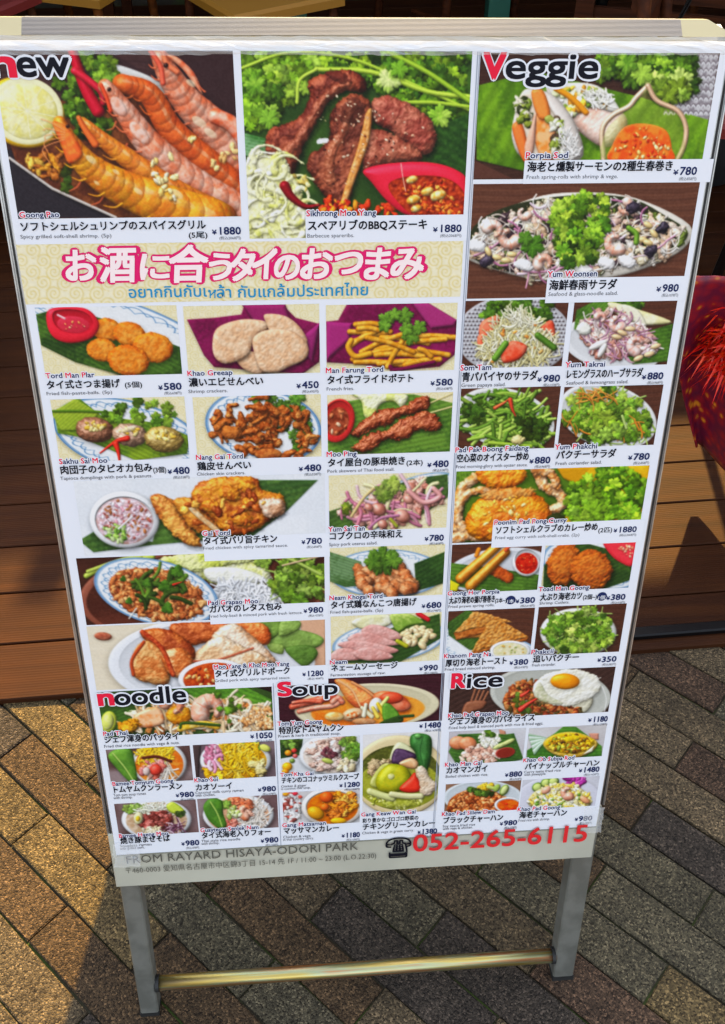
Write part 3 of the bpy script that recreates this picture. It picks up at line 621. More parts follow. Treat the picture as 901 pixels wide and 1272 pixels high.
c.p([(330, 300), (420, 290), (500, 330), (570, 405), (540, 480), (480, 495), (400, 440), (330, 370)], 'f0d0c0', sm=5, c2='e8ae98', m=14, R=40, spec=.35, sp=10, bump=1)
c.p([(300, 300), (360, 280), (470, 290), (540, 360), (520, 380), (440, 360), (380, 400), (310, 350)], 'f2efe4', sm=5, R=14)
c.bits([(320, 300), (460, 290), (520, 350), (440, 370), (380, 390)], 60, 13, ('f6f4ea', 'dfe8b0', '6a9a30', 'e8a03a', 'f4c850'), spec=.2); c.strands([(420, 300), (510, 320), (520, 370), (440, 350)], 40, 40, 3, ('fbfaf2', 'f0eee0'), ang=50, spread=40)
c.l([(330, 300), (380, 330), (430, 380)], 10, 'f09a2a'); c.l([(300, 300), (335, 370), (400, 435)], 5, 'f4ece0')
c.p([(215, 310), (260, 300), (330, 330), (400, 430), (410, 540), (230, 540), (180, 470), (190, 380)], 'f0e6dc', sm=5, R=40, spec=.3, dome=.9)
c.p([(205, 330), (250, 310), (300, 350), (350, 440), (360, 540), (240, 540), (195, 450)], 'e8d8c4', sm=5, R=14)
c.p([(180, 430), (215, 420), (240, 540), (215, 540)], 'ee7a3c', sm=4, R=14, spec=.3); c.p([(250, 400), (300, 380), (330, 450), (320, 540), (270, 520)], 'f0843a', sm=4, c2='f6b07c', m=5, R=20, spec=.4); c.p([(245, 310), (285, 305), (310, 390), (270, 400)], 'ee8a44', sm=4, R=14, spec=.3)
c.bits([(200, 330), (240, 320), (240, 430), (200, 420)], 30, 13, ('5a7a2c', 'e8e0c8', '8aa040', '2c3a1c')); c.bits([(300, 390), (340, 400), (370, 530), (320, 530)], 36, 12, ('4a3a2c', '7a9a40', 'e8e8d0', 'a8b860')); c.strands([(330, 430), (400, 450), (400, 530), (360, 530)], 40, 40, 2.5, ('f6f4ee', 'e8e6e0'), ang=70, spread=50)
c.p([(240, 440), (262, 380), (255, 500), (235, 540), (222, 500)], 'e8b49c', sm=4, R=14)
c.l([(640, 290), (600, 330), (575, 360), (520, 390), (485, 440), (490, 540)], 9, 'd8b898', spec=.6, dome=1); c.l([(640, 290), (670, 340), (740, 375), (768, 430), (762, 490), (740, 540)], 9, 'd8b090', spec=.6, dome=1)
c.p([(635, 300), (660, 350), (740, 385), (760, 450), (740, 545), (500, 545), (495, 450), (540, 395), (600, 350)], '8aa848', sm=4, op=.35, sh=0, dome=.3, R=40, spec=.3)
c.p([(520, 490), (560, 430), (630, 418), (700, 440), (720, 500), (715, 545), (515, 545)], 'e0541c', sm=5, c2='f08030', m=8, R=12, dome=.2, spec=.3, sh=.2)
c.bits([(530, 480), (630, 425), (715, 500), (710, 540), (530, 540)], 60, 5, ('f6c070', 'c42c10', 'f09040', 'f8dc9c'), spec=.5)

c = D('printed photo of seafood glass noodle salad in a long boat dish', (570, 0), 2.722, [(50, 620), (800, 617), (765, 1003), (27, 1003)])
c.wood('6a4636', '55362a', -1, 11)
c.p([(20, 850), (60, 760), (250, 670), (420, 650), (600, 670), (780, 760), (760, 840), (620, 910), (460, 945), (260, 945), (60, 890)], 'd8d2c6', sm=5, R=30, dome=.3, spec=.2)
c.p([(30, 800), (120, 715), (320, 665), (560, 665), (700, 730), (775, 790), (700, 850), (480, 900), (200, 920), (60, 880)], '2c3420', sm=5, R=10, dome=.1, sh=.2)
R_ = [(40, 810), (120, 730), (300, 680), (560, 672), (700, 740), (770, 795), (700, 860), (480, 920), (250, 930), (70, 880)]
c.bits(R_, 330, 18, ('e8d4c0', 'f0c8b4', 'f4ece0', 'd8b89c', '3a2a30', '5a7a34', 'dcd0b0', 'c8a888'), spec=.25)
c.strands(R_, 150, 70, 2.4, ('f0ece4', 'd8c8bc', 'e4dccc'), curl=.8, spec=.3); c.strands(R_, 26, 90, 4, ('b87898', 'c890a8', 'e8d0dc'), curl=.7, spec=.3)
for x, y, r, a in ((170, 800, 44, 30), (120, 780, 38, 200), (530, 820, 44, 60), (290, 890, 38, 160), (560, 700, 34, 300), (220, 720, 28, 20)): c.shrimp(x, y, r, a, 'f2b8a0', 'f8e0d4', .5)
for x, y in ((60, 830), (220, 895), (500, 890), (570, 885), (420, 910)): c.e(x, y, 32, 20, 15, 'f2f0ee', spec=.4, R=14, ro=6)
for x, y in ((650, 850), (590, 700), (95, 880), (690, 770)): c.e(x, y, 26, 18, -30, '2a2430', c2='443a48', spec=.4, ro=8)
for x, y in ((600, 780), (640, 760), (660, 790), (620, 810), (130, 870), (160, 880), (100, 850), (180, 860), (640, 820)): c.e(x, y, 17, 10, RG.random()*90, 'e8ca90', spec=.3)
c.l([(575, 770), (600, 790), (600, 820)], 9, '4c9a34', spec=.4); c.lf(250, 830, 46, 20, '2c7a26'); c.lf(225, 805, 30, 80, '357f2c')
c.herbs([(330, 700), (430, 640), (500, 660), (510, 760), (470, 860), (400, 910), (340, 870), (320, 780)], 95, 30, ('2f8626', '3f9a2c', '1e5f1c', '62b43a', '86c84c'), spec=.1)
# --- small pictures, left block
B_ = (30, 365); bs_ = 2.371
def creambg(c): c.damask()
c = D('printed photo of fried fish cakes with a red dip', B_, bs_, [(35, 38), (448, 35), (467, 240), (60, 240)])
creambg(c); c.blue(300, 130, 330, 105, 20); c.banana([(35, 60), (110, 40), (260, 80), (470, 160), (470, 240), (290, 240), (150, 200), (50, 150)], 25, '33702c', '1d4a20', 12)
for x, y, r in ((245, 105, 45), (230, 165, 46), (310, 118, 48), (380, 158, 60), (308, 195, 62)):
    c.e(x, y, r, r*.75, 10, 'e08a30', c2='c8641c', m=8, dome=.6, R=22, bump=2.2, spec=.12, ro=3); c.e(x, y, r*.8, r*.56, 10, 'eaa050', c2='d67c2c', m=5, dome=.15, R=14, bump=2, sh=0, op=.8)
c.p([(75, 45), (150, 38), (195, 50), (222, 90), (200, 130), (140, 145), (90, 130), (68, 90)], 'dc2c3e', sm=5, R=20, dome=.5, spec=.5, sp=30)
c.p([(90, 50), (150, 45), (190, 60), (205, 90), (180, 115), (120, 112), (88, 85)], 'b01c30', sm=5, R=18, dome=-.4, sh=0)
c.e(146, 90, 48, 25, 5, 'c03044', spec=.2, sh=0, dome=.1); c.bits(('e', 150, 95, 36, 14, 0), 9, 2.6, ('f0b060', 'e8d090')); c.l([(100, 62), (120, 72)], 3, 'f4c8cc', sh=0)
c = D('printed photo of shrimp crackers on a purple napkin', B_, bs_, [(468, 35), (868, 30), (873, 232), (485, 240)])
creambg(c); c.p([(480, 75), (560, 70), (640, 60), (650, 28), (760, 30), (800, 70), (880, 90), (870, 200), (820, 236), (560, 215), (530, 180)], '7c1c50', R=20, c2='651440', m=26, dome=.3, bump=1); c.p([(640, 30), (770, 30), (790, 90), (700, 110)], '8c2a60', R=14); c.p([(790, 150), (875, 80), (850, 200)], '90306a', R=14)
def crk(pts): c.p(pts, 'e8c4a4', sm=6, c2='dcae8a', m=5, R=20, dome=.5, bump=1.6, bs=3, spec=.05, sh=.55)
crk([(620, 170), (700, 175), (740, 215), (690, 235), (640, 215)]); crk([(555, 150), (570, 100), (640, 75), (710, 80), (720, 100), (680, 130), (660, 180), (600, 205), (565, 190)])
crk([(710, 60), (770, 65), (815, 100), (835, 150), (800, 200), (740, 140), (715, 90)]); crk([(675, 130), (720, 105), (790, 110), (835, 150), (830, 190), (780, 215), (745, 230), (700, 225), (680, 180)])
E_ = (395, 365); es = 2.772
c = D('printed photo of french fries with a coriander sprig', E_, es, [(28, 38), (482, 30), (468, 262), (30, 270)])
creambg(c); c.p([(28, 95), (70, 90), (100, 35), (200, 30), (330, 30), (395, 60), (482, 90), (482, 200), (420, 250), (300, 262), (120, 240), (30, 235)], '841c56', R=20, c2='691442', m=26, dome=.3); c.p([(320, 28), (380, 30), (480, 90), (470, 110), (390, 120)], '9c3870', R=12); c.p([(30, 95), (120, 100), (110, 160), (30, 230)], '9a3270', R=14)
for x0, y0, x1, y1 in ((130, 105, 240, 110), (110, 130, 230, 150), (120, 165, 250, 130), (110, 180, 200, 130), (220, 150, 380, 170), (300, 150, 475, 150), (200, 190, 440, 155), (120, 225, 290, 185), (130, 235, 300, 245), (290, 200, 450, 210), (200, 210, 365, 215), (210, 240, 400, 235), (240, 250, 290, 165), (150, 200, 290, 140), (300, 245, 420, 225), (140, 120, 210, 125), (350, 190, 390, 215), (170, 150, 330, 200)):
    c.l([(x0, y0), ((x0+x1)/2, (y0+y1)/2-6), (x1, y1)], 9.5, 'dca040', c2='c88420', m=5, spec=.25, dome=.9, bump=.8)
c.l([(115, 160), (105, 185), (130, 215), (180, 205)], 10, 'd89830', spec=.2); c.l([(250, 250), (270, 262), (400, 235)], 7, '6a1444')
for x, y, r, a in ((235, 90, 34, 0), (300, 75, 34, 60), (265, 70, 26, 200), (320, 145, 36, 30), (350, 115, 30, 100), (305, 120, 28, 250), (230, 110, 26, 140)): c.lf(x, y, r, a, '4f9a38', '3c7e2c')
c = D('printed photo of pork tapioca dumplings with red chillies', B_, bs_, [(78, 310), (470, 303), (490, 487), (105, 492)])
creambg(c); c.blue(310, 420, 230, 105, 14); c.banana([(88, 345), (160, 305), (230, 360), (400, 380), (490, 420), (480, 470), (330, 490), (160, 420), (100, 410)], 25, '6a9a30', '3f7a28', 12); c.banana([(80, 350), (150, 308), (220, 350), (180, 400), (110, 400)], -40, '8ab040', '7aa438', 9)
c.l([(85, 345), (180, 345), (260, 350)], 4, '3c7a24'); c.herbs([(230, 345), (330, 310), (440, 330), (475, 370), (350, 385), (250, 365)], 22, 20, ('4c9a38', '66b048', '2f7426'))
for x, y, r, q in ((208, 400, 57, '9c6a50'), (312, 415, 52, 'c09a80'), (412, 428, 58, 'b89a58')):
    c.e(x, y, r, r*.66, 8, q, c2=tuple(C(q)*.8), m=8, spec=.45, sp=9, dome=.9, R=34, bump=1.4, ro=3); c.bits(('e', x, y-12, r*.55, r*.25, 0), 16, 6, ('e0c060', 'f0dc98', 'c8a040'))
c.chilli([(305, 425), (270, 435), (225, 468)], 8, 'd83024'); c.chilli([(270, 440), (278, 465), (282, 495)], 9, 'e03828'); c.e(310, 398, 24, 8, -20, 'f2e6d8', sh=0, op=.6)
c = D('printed photo of crispy chicken skin on a blue and white plate', B_, bs_, [(495, 302), (873, 297), (877, 482), (512, 485)])
creambg(c); c.blue(705, 390, 172, 108, 8)
c.herbs([(650, 300), (820, 298), (830, 380), (870, 440), (840, 460), (740, 430), (740, 340)], 24, 26, ('1f5a24', '2c7a30', '3c9040'))
for _ in range(60):
    x, y = c.spots([(565, 360), (640, 310), (700, 300), (780, 330), (850, 380), (850, 460), (780, 480), (640, 470), (580, 430)], 1)[0]
    if x > 735 and x < 790 and y > 370 and y < 470 and RG.random() < .8: continue
    a = RG.random()*6.28; q = 26; c.l([(x-q*math.cos(a), y-q*math.sin(a)*.7), (x+6*RG.random()*4-10, y-8), (x+q*math.cos(a+.6), y+q*math.sin(a+.6)*.7)], 9+7*RG.random(), ('c07038', 'a85c28', 'd08c50', '9a4c20')[_ % 4], w2=5, c2=('8c4418', 'b06a34')[_ % 2], m=5, bump=3, spec=.18, ro=5, dome=.9)
c.e(612, 408, 32, 20, 10, 'c4783c', c2='a8602c', m=5, bump=2, ro=4); c.e(720, 472, 40, 18, 0, 'c07840', c2='a0582c', m=5, bump=2)
c = D('printed photo of pork skewers with a red dip on banana leaf', E_, es, [(32, 345), (465, 340), (455, 545), (35, 552)])
creambg(c); c.banana([(30, 380), (260, 345), (330, 345), (465, 375), (455, 545), (35, 552)], -12, '4a8a38', '2f6e2c', 16)
c.p([(120, 342), (250, 342), (310, 350), (290, 390), (260, 370), (215, 380), (190, 430), (160, 420), (150, 370)], 'c8dc7c', sm=4, c2='eef0c8', m=14, R=14, bump=2, spec=.2)
for y0, y1 in ((400, 355), (425, 400)): c.l([(330, y0), (462, y1-12)], 2.6, 'd8c890', sm=False)
def sk(pts): c.p(pts, 'a85a38', sm=5, c2='80381f', m=8, R=22, dome=.9, bump=4, bs=5, spec=.45, sp=12, ro=10, sh=.6)
sk([(115, 480), (150, 440), (215, 400), (300, 385), (330, 360), (375, 352), (385, 385), (340, 410), (290, 420), (240, 450), (180, 470), (140, 495)])
sk([(118, 525), (180, 480), (240, 465), (290, 430), (360, 405), (410, 420), (425, 455), (400, 475), (340, 470), (310, 500), (230, 505), (190, 535), (140, 545)])
c.cup(68, 436, 58, 76, 15, 'd83a38', 'a8583c', '70301c', r=.66, dy=-.1, bits=('e8c0a0', '7c3018', 'c87850'), nb=16, bs=7)
# --- veg block
F_ = (560, 365); fs = 3.003
c = D('printed photo of green papaya salad on a woven glass plate', F_, fs, [(53, 25), (440, 20), (415, 272), (40, 275)])
c.wood('5c3a2c', '4a2e24', 0, 9)
c.e(235, 155, 215, 150, 0, 'b4b4b8', dome=.2, R=20)
for i in range(30):
    for j in range(19):
        x = 28+i*14+(j % 2)*7; y = 15+j*14.5
        if ((x-235)/208)**2+((y-155)/143)**2 < 1: c.e(x, y, 4.6, 3.4, 0, '50484a', sh=0, dome=.1); c.e(x-5, y-4, 3.2, 2, 0, 'f0f0f4', sh=0)
c.herbs([(110, 80), (140, 30), (370, 25), (385, 90), (300, 120), (180, 110)], 60, 28, ('2f7a26', '3c8c30', '1f5a1e', '58a040'))
for pts in ([(105, 140), (120, 100), (180, 80), (175, 130), (120, 165)], [(335, 120), (380, 100), (388, 165), (350, 160)], [(100, 160), (140, 140), (150, 200), (110, 230)]): c.p(pts, 'd85038', sm=4, c2='e87a5c', m=8, R=14, spec=.3)
H_ = [(110, 210), (160, 130), (220, 80), (270, 75), (330, 120), (390, 180), (360, 240), (240, 265), (140, 255)]
c.p(H_, 'b8a878', sm=4, R=20, ro=8); c.strands(H_, 230, 90, 3, ('e8e4c0', 'd8d09c', 'f2efd8', 'c8bc84'), curl=.5)
c.bits(H_, 14, 7, ('e0883c', 'c8a060', 'e89c50')); c.p([(195, 210), (230, 175), (285, 195), (260, 240), (205, 258), (188, 240)], 'd84c30', sm=5, c2='e8765c', m=8, R=16, spec=.3)
c.l([(165, 240), (205, 185)], 12, '3c8a2c', sm=False, spec=.3); c.l([(325, 155), (385, 200)], 12, '2f7a26', sm=False, spec=.3); c.strands([(200, 60), (260, 60), (320, 110), (220, 120)], 30, 60, 3, ('f2efd8', 'e8e4c0'), ang=80, spread=60)
c = D('printed photo of seafood and lemongrass salad on a leaf', F_, fs, [(462, 20), (848, 15), (805, 262), (435, 272)])
c.wood('5c3a2c', '4a2e24', 0, 9); c.plate(600, 190, 190, 95, 12, 'e4e6e8'); c.banana([(470, 60), (550, 20), (640, 30), (560, 120), (500, 150), (460, 130)], -50, '3f8a34', '2a6a28', 10); c.banana([(700, 150), (830, 110), (810, 250), (680, 262), (640, 200)], -10, '347a2c', '235a22', 14)
c.herbs([(560, 25), (620, 18), (740, 30), (700, 60)], 12, 24, ('2c6e28', '3a8634'))
c.p([(590, 30), (660, 45), (820, 100), (770, 115), (680, 110), (600, 60)], 'e0d8a0', sm=4, c2='f2ecc8', m=14, R=12, spec=.2); c.p([(640, 40), (700, 60), (730, 120), (660, 90)], 'f0ecd0', sm=4, R=10)
H_ = [(480, 110), (540, 70), (600, 50), (700, 110), (780, 190), (760, 220), (640, 245), (540, 220), (500, 180)]
c.bits(H_, 170, 15, ('d8b0a0', 'e8ccc0', 'c89488', 'f0e4d8', 'b88070'), spec=.2); c.strands(H_, 70, 60, 3.2, ('b08098', 'd8b8c0', 'ecdcd8', 'c898a8'), curl=.8)
for x, y, r, a in ((695, 190, 42, 100), (620, 110, 36, 30), (560, 90, 26, 200)): c.shrimp(x, y, r, a, 'eeb0a0', 'f8dcd4', .5)
c.e(497, 130, 28, 24, 10, 'e8e8dc', spec=.3, R=14, ro=5); c.e(550, 190, 38, 12, -25, 'ece6e0', spec=.3); c.e(565, 210, 30, 11, -60, 'f0ece4', spec=.3)
for x, y in ((740, 225), (765, 195), (620, 160), (700, 240), (640, 145), (670, 130)): c.e(x, y, 20, 10, RG.random()*60-30, 'e0c094', spec=.3)
c = D('printed photo of stir fried morning glory on a white plate', F_, fs, [(38, 352), (405, 345), (390, 580), (27, 578)])
c.wood('5c3a2c', '4a2e24', 0, 9); c.plate(205, 465, 185, 112, 14, 'dcdfdc', rim=.1)
H_ = [(45, 420), (100, 375), (200, 370), (300, 400), (365, 470), (350, 540), (270, 565), (150, 560), (80, 500)]
c.herbs(H_, 110, 26, ('1f5a22', '2f7428', '174218', '3c8a30')); c.strands(H_, 110, 120, 6, ('4c8e30', '6aa440', '3a7a28', '82b454'), curl=.25, ang=-15, spread=45, spec=.25)
c.herbs([(250, 470), (350, 470), (340, 550), (260, 560)], 24, 24, ('1f5a22', '2a6a26', '174218')); c.herbs([(45, 430), (110, 400), (130, 470), (70, 480)], 20, 22, ('1f5a22', '2a6a26'))
c.chilli([(165, 425), (200, 405), (212, 395)], 7, 'd8603c'); c.chilli([(222, 395), (230, 430), (242, 455)], 9, 'd04c34'); c.l([(145, 555), (230, 562), (300, 568)], 7, '7ab440', spec=.3); c.e(250, 545, 28, 18, 0, 'd8c88c', ro=6, spec=.2)
c = D('printed photo of fresh coriander salad on a white plate', F_, fs, [(425, 345), (785, 340), (765, 560), (398, 575)])
c.wood('5c3a2c', '4a2e24', 0, 9); c.plate(585, 455, 187, 118, 16, 'dfe2e0', rim=.08)
H_ = [(415, 420), (470, 365), (600, 355), (700, 400), (760, 490), (720, 550), (580, 560), (470, 520), (420, 480)]
c.herbs(H_, 120, 26, ('3a8a30', '4f9e3a', '2a6e26', '6ab048', '8ac25c'), stem=('7ab04c', '9ac870')); c.strands(H_, 14, 60, 3, ('d88a3c', 'c87830'), curl=.3)
c.herbs([(520, 420), (640, 410), (660, 500), (600, 560), (540, 540)], 16, 36, ('58a83c', '6cbc48', '84cc58')); c.strands([(450, 370), (600, 370), (600, 400), (500, 400)], 12, 70, 2.6, ('e0984c', 'd88a3c'), ang=-10, spread=20); c.l([(640, 455), (655, 500)], 5, 'a8d080')
G_ = (550, 570); gs = 3.337
c = D('printed photo of soft shell crab curry beside a bunch of coriander', G_, gs, [(57, 50), (850, 28), (815, 328), (40, 340)])
c.bg('3f7a22', '2c5c1a'); c.banana([(57, 50), (120, 50), (90, 250), (45, 340)], 80, '4f9030', '2f6a24', 12); c.p([(470, 35), (640, 30), (560, 110), (500, 80)], 'c89018', R=10); 
c.p([(620, 30), (860, 25), (830, 270), (500, 270), (540, 120)], 'd8a41c', R=10, dome=.1, sh=0, c2='e8bc30', m=26)
for pts, w in (([(60, 290), (70, 150), (130, 80), (220, 60)], 26), ([(90, 300), (60, 220), (110, 140), (220, 130)], 20), ([(400, 50), (420, 110), (480, 140), (500, 190), (430, 220)], 26), ([(390, 40), (450, 60), (470, 110)], 26), ([(50, 330), (110, 320), (180, 330)], 24)):
    c.l(pts, w, 'dc9050', w2=w*.7, c2='f0c498', m=5, bump=5, bs=5, spec=.35, ro=10, dome=.9, sh=.6)
c.p([(150, 40), (330, 35), (340, 90), (240, 125), (160, 100)], 'e8942c', sm=5, c2='d87020', m=8, R=30, bump=4, spec=.4, ro=8)
c.p([(100, 300), (110, 210), (180, 150), (300, 115), (400, 150), (450, 220), (440, 300), (350, 335), (180, 340)], 'e08a20', sm=6, c2='c8641a', m=14, R=60, bump=4, bs=5, spec=.4, sp=12, ro=8, dome=.8)
c.e(260, 145, 110, 26, -5, 'e8b070', c2='d08040', m=5, bump=4, sh=0, ro=12, op=.8); c.bits([(120, 200), (300, 130), (400, 250), (300, 310), (130, 310)], 40, 8, ('f0b850', 'e89a30', 'f8d890'), spec=.5, sh=.15)
H_ = [(510, 200), (550, 90), (640, 40), (740, 30), (840, 60), (825, 260), (560, 265)]
c.herbs(H_, 90, 40, ('3a9a26', '5ab832', '2a7a1e', '7ccc42')); c.herbs([(540, 150), (640, 120), (660, 230), (540, 240)], 10, 52, ('52b038', '74cc4c')); c.e(470, 250, 40, 22, 0, '2c3a1a', sh=.3)
c = D('printed photo of fried prawn spring rolls with chilli sauce', G_, gs, [(38, 355), (412, 342), (392, 553), (30, 545)])
c.wood('5c3a2c', '4a2e24', 0, 9); c.plate(230, 460, 220, 90, -8, 'd8dce2'); c.banana([(30, 430), (200, 450), (400, 480), (390, 545), (180, 552), (30, 520)], 5, '3c8030', '2a6426', 14)
c.l([(150, 375), (140, 400)], 9, 'e88a30'); c.l([(215, 460), (270, 490)], 24, 'c8642c', c2='a84c1c', m=5, bump=3, ro=5)
for a, b in (((75, 495), (225, 362)), ((115, 525), (262, 385))): c.l([a, b], 22, 'dc9434', c2='c47420', m=14, sm=False, w2=18, spec=.5, sp=14, dome=1, bump=.8, sh=.6)
c.l([(262, 378), (285, 350), (298, 345)], 7, 'e0603a'); c.cup(348, 430, 58, 55, 8, 'eceef0', 'c83018', 'a01c10', r=.8, dy=-.2, bits=('f0a060', 'e85030'), nb=24, bs=3); c.p([(30, 500), (70, 520), (60, 548), (30, 548)], 'd8cc30', R=8)
c = D('printed photo of two shrimp cutlets with red dip', G_, gs, [(428, 338), (802, 325), (770, 540), (408, 540)])
creambg(c); c.blue(640, 430, 230, 112, 5); c.banana([(420, 440), (520, 340), (600, 350), (790, 400), (780, 500), (650, 545), (415, 545)], -25, '2c6428', '1d4a20', 14)
for x, y, rx, ry, a in ((502, 435, 68, 92, 20), (615, 458, 88, 84, 0)): c.e(x, y, rx, ry, a, 'c8702c', c2='a85420', m=5, R=44, dome=.7, bump=6, bs=3, ro=9, sh=.6); c.e(x, y-6, rx*.7, ry*.66, a, 'd88840', c2='bc6428', m=3, sh=0, bump=5, bs=3, dome=.2, op=.7)
c.p([(665, 345), (700, 325), (810, 322), (790, 440), (730, 425), (690, 390)], 'd83440', sm=4, R=16, dome=.5, spec=.4); c.bits([(715, 370), (790, 350), (785, 410)], 22, 4, ('f0b080', 'e89070', 'f4d8b0'))
c = D('printed photo of shrimp toast triangles with a small dip bowl', G_, gs, [(25, 632), (382, 615), (362, 815), (12, 820)])
c.wood('5c3a2c', '4a2e24', 0, 9); c.blue(190, 790, 240, 80, 12); c.banana([(20, 680), (100, 625), (180, 650), (240, 760), (200, 800), (110, 790), (25, 730)], -40, '2f6a2c', '1d4a20', 12)
c.p([(50, 720), (60, 745), (160, 740), (170, 700)], 'c08440', R=10)
def tr(pts, side): c.p(side, 'c47c40', c2='a05c28', m=5, R=10, bump=3, ro=3); c.p(pts, 'd49c5c', c2='b87838', m=3, sm=0, R=9, dome=.5, bump=6, bs=3, ro=5, sh=.4)
tr([(50, 720), (125, 632), (185, 640), (290, 675), (180, 690)], [(45, 720), (180, 690), (180, 720), (55, 750)]); tr([(120, 800), (190, 672), (240, 668), (355, 735), (290, 755)], [(115, 800), (290, 755), (355, 738), (350, 752), (200, 790), (125, 815)])
c.cup(280, 795, 84, 42, 0, 'eceef0', 'e8e0c0', 'd8d0a0', r=.84, dy=0, bits=('6a8a3c', 'd8a050', '8aa050'), nb=14, bs=4)
c = D('printed photo of chopped coriander heaped in a white bowl', G_, gs, [(400, 612), (758, 600), (735, 800), (375, 812)])
c.wood('55362a', '452a20', 0, 9); c.cup(562, 718, 158, 100, 0, 'dfe2dc', '2c5a24', r=.86, dy=0)
c.herbs([(415, 730), (450, 660), (540, 625), (640, 625), (700, 680), (700, 750), (620, 800), (500, 800)], 150, 22, ('4f9a3c', '74b850', '2f7426', 'a0d070', '3a8630'), stem=('a0c870',))
# --- middle left block
H0 = (80, 585); hs = 2.730
c = D('printed photo of crispy chicken with a bowl of spicy dip', H0, hs, [(40, 30), (885, 10), (885, 262), (60, 282)])
c.bg('dfe4ea', 'e6eaef'); c.banana([(50, 235), (100, 205), (300, 240), (330, 120), (640, 30), (860, 30), (760, 130), (640, 220), (300, 250), (100, 275)], -10, '3c7838', '275a2c', 20)
c.cup(205, 165, 118, 96, 5, 'eceef0', 'b08a80', 'd8c0c8', r=.82, dy=0)
c.e(205, 168, 92, 72, 5, 'c8a0a0', c2='e8dce4', m=3, bump=2.5, dome=.1, sh=0, spec=.1); c.bits(('e', 205, 165, 88, 68, 5), 150, 5, ('f0e8ee', 'c8909c', 'e0c8d0', '9c5048', 'a86a40'), sh=.2); c.bits([(120, 190), (210, 180), (210, 235), (160, 240)], 40, 7, ('4a9a3c', '74b858', 'a8d090')); c.l([(185, 195), (230, 155)], 3, 'f4f4f4')
def meat(pts, a='c87a38', b='9c4c20', **k):
    k.setdefault('m', 14); c.p(pts, a, sm=5, c2=b, R=26, dome=.85, bump=3.5, bs=5, spec=.32, sp=12, ro=7, sh=.6, **k)
meat([(290, 85), (330, 80), (380, 110), (410, 160), (465, 240), (440, 258), (380, 225), (340, 180), (300, 120)], 'dc9a4c', 'b0602c')
meat([(365, 100), (430, 90), (470, 120), (530, 190), (500, 215), (440, 200), (400, 150)], 'd08838', 'a85a24'); c.l([(430, 125), (480, 170), (520, 200)], 9, 'f0d8b0', c2='d8a878', m=3, bump=2)
meat([(440, 60), (500, 25), (640, 20), (670, 60), (740, 80), (745, 130), (700, 165), (640, 205), (560, 215), (500, 160), (440, 110)], 'd4862c', '9c4a1c')
for x, y, r in ((560, 75, 40), (640, 110, 38), (600, 160, 40), (500, 120, 34), (620, 50, 30)): c.e(x, y, r, r*.7, 20, 'e49a38', c2='b86422', m=5, bump=3, ro=6, spec=.35, dome=.9, sh=.3)
meat([(665, 100), (735, 95), (748, 140), (700, 160), (670, 140)], 'e0c0a8', 'b08060'); c.bits([(350, 110), (700, 60), (700, 200), (450, 220)], 26, 12, ('7a3414', 'e8a850', '9a4c1c'), spec=.4, sh=.2)
c = D('printed photo of minced basil pork with lettuce and noodles', H0, hs, [(40, 292), (882, 268), (884, 490), (75, 520)])
c.bg('4a2a20', '3a2018'); c.e(470, 420, 420, 170, -3, '7c4838', R=16, dome=.4, spec=.2); c.e(470, 425, 395, 150, -3, '5a3024', c2='4a261c', m=26, dome=-.2, R=20, sh=0)
c.l([(75, 355), (160, 315), (300, 290)], 9, '9aba50', spec=.3); c.l([(80, 340), (200, 298), (260, 292)], 6, 'a8c460')
c.p([(440, 340), (480, 285), (580, 290), (680, 320), (700, 380), (600, 385), (500, 380)], 'd8e088', sm=5, c2='f0f0d0', m=14, R=30, bump=4, bs=8, ro=8, spec=.15); c.p([(320, 300), (400, 280), (620, 272), (660, 300), (560, 320), (460, 340), (380, 330)], 'c0d468', sm=5, c2='e4eca8', m=14, R=20, bump=4, ro=8); c.p([(480, 330), (600, 330), (690, 370), (610, 385), (500, 375)], 'f2f2e4', sm=5, R=20, bump=3, bs=8, sh=.2)
c.p([(520, 380), (620, 375), (730, 410), (740, 440), (700, 470), (520, 480)], 'e6e8ea', sm=4, R=20); c.strands([(520, 385), (700, 390), (740, 430), (700, 470), (520, 475)], 90, 80, 4, ('f4f5f6', 'e2e4e8', 'd0d4da'), curl=.7)
c.herbs([(700, 380), (760, 300), (840, 300), (880, 360), (870, 445), (760, 440)], 44, 32, ('4c8e3a', '66a848', '3a7a2c', '86bc60'), stem=('8ab860',)); c.herbs([(640, 280), (690, 290), (680, 330)], 8, 26, ('74b04c', '8ac460')); c.l([(690, 275), (770, 300), (870, 350)], 5, '9ac468'); c.l([(740, 320), (860, 290)], 3, 'd0b090')
c.blue(312, 410, 215, 108, 14); c.e(312, 418, 165, 82, 14, '9a5030', R=12, sh=0)
c.bits(('e', 315, 418, 160, 84, 14), 420, 10, ('b0683c', '8c4824', 'c88854', 'a05a30', 'd09c68'), spec=.2); c.strands([(250, 340), (380, 330), (400, 440), (260, 450)], 26, 70, 7, ('2c5a20', '3f7a2c', '1d4218'), curl=.5, ang=-40, spread=60)
for x, y, r in ((350, 465, 24), (385, 340, 26), (340, 390, 24), (220, 440, 14), (280, 380, 18), (200, 365, 12)): c.lf(x, y, r, 40, '2f7a2a', '1d5a1e', lobes=3)
c.chilli([(370, 385), (400, 375)], 4); c.l([(220, 500), (245, 465)], 2, 'f0f0e8')
c = D('printed photo of sliced grilled pork with basil on a white plate', H0, hs, [(75, 525), (885, 495), (885, 705), (110, 745)])
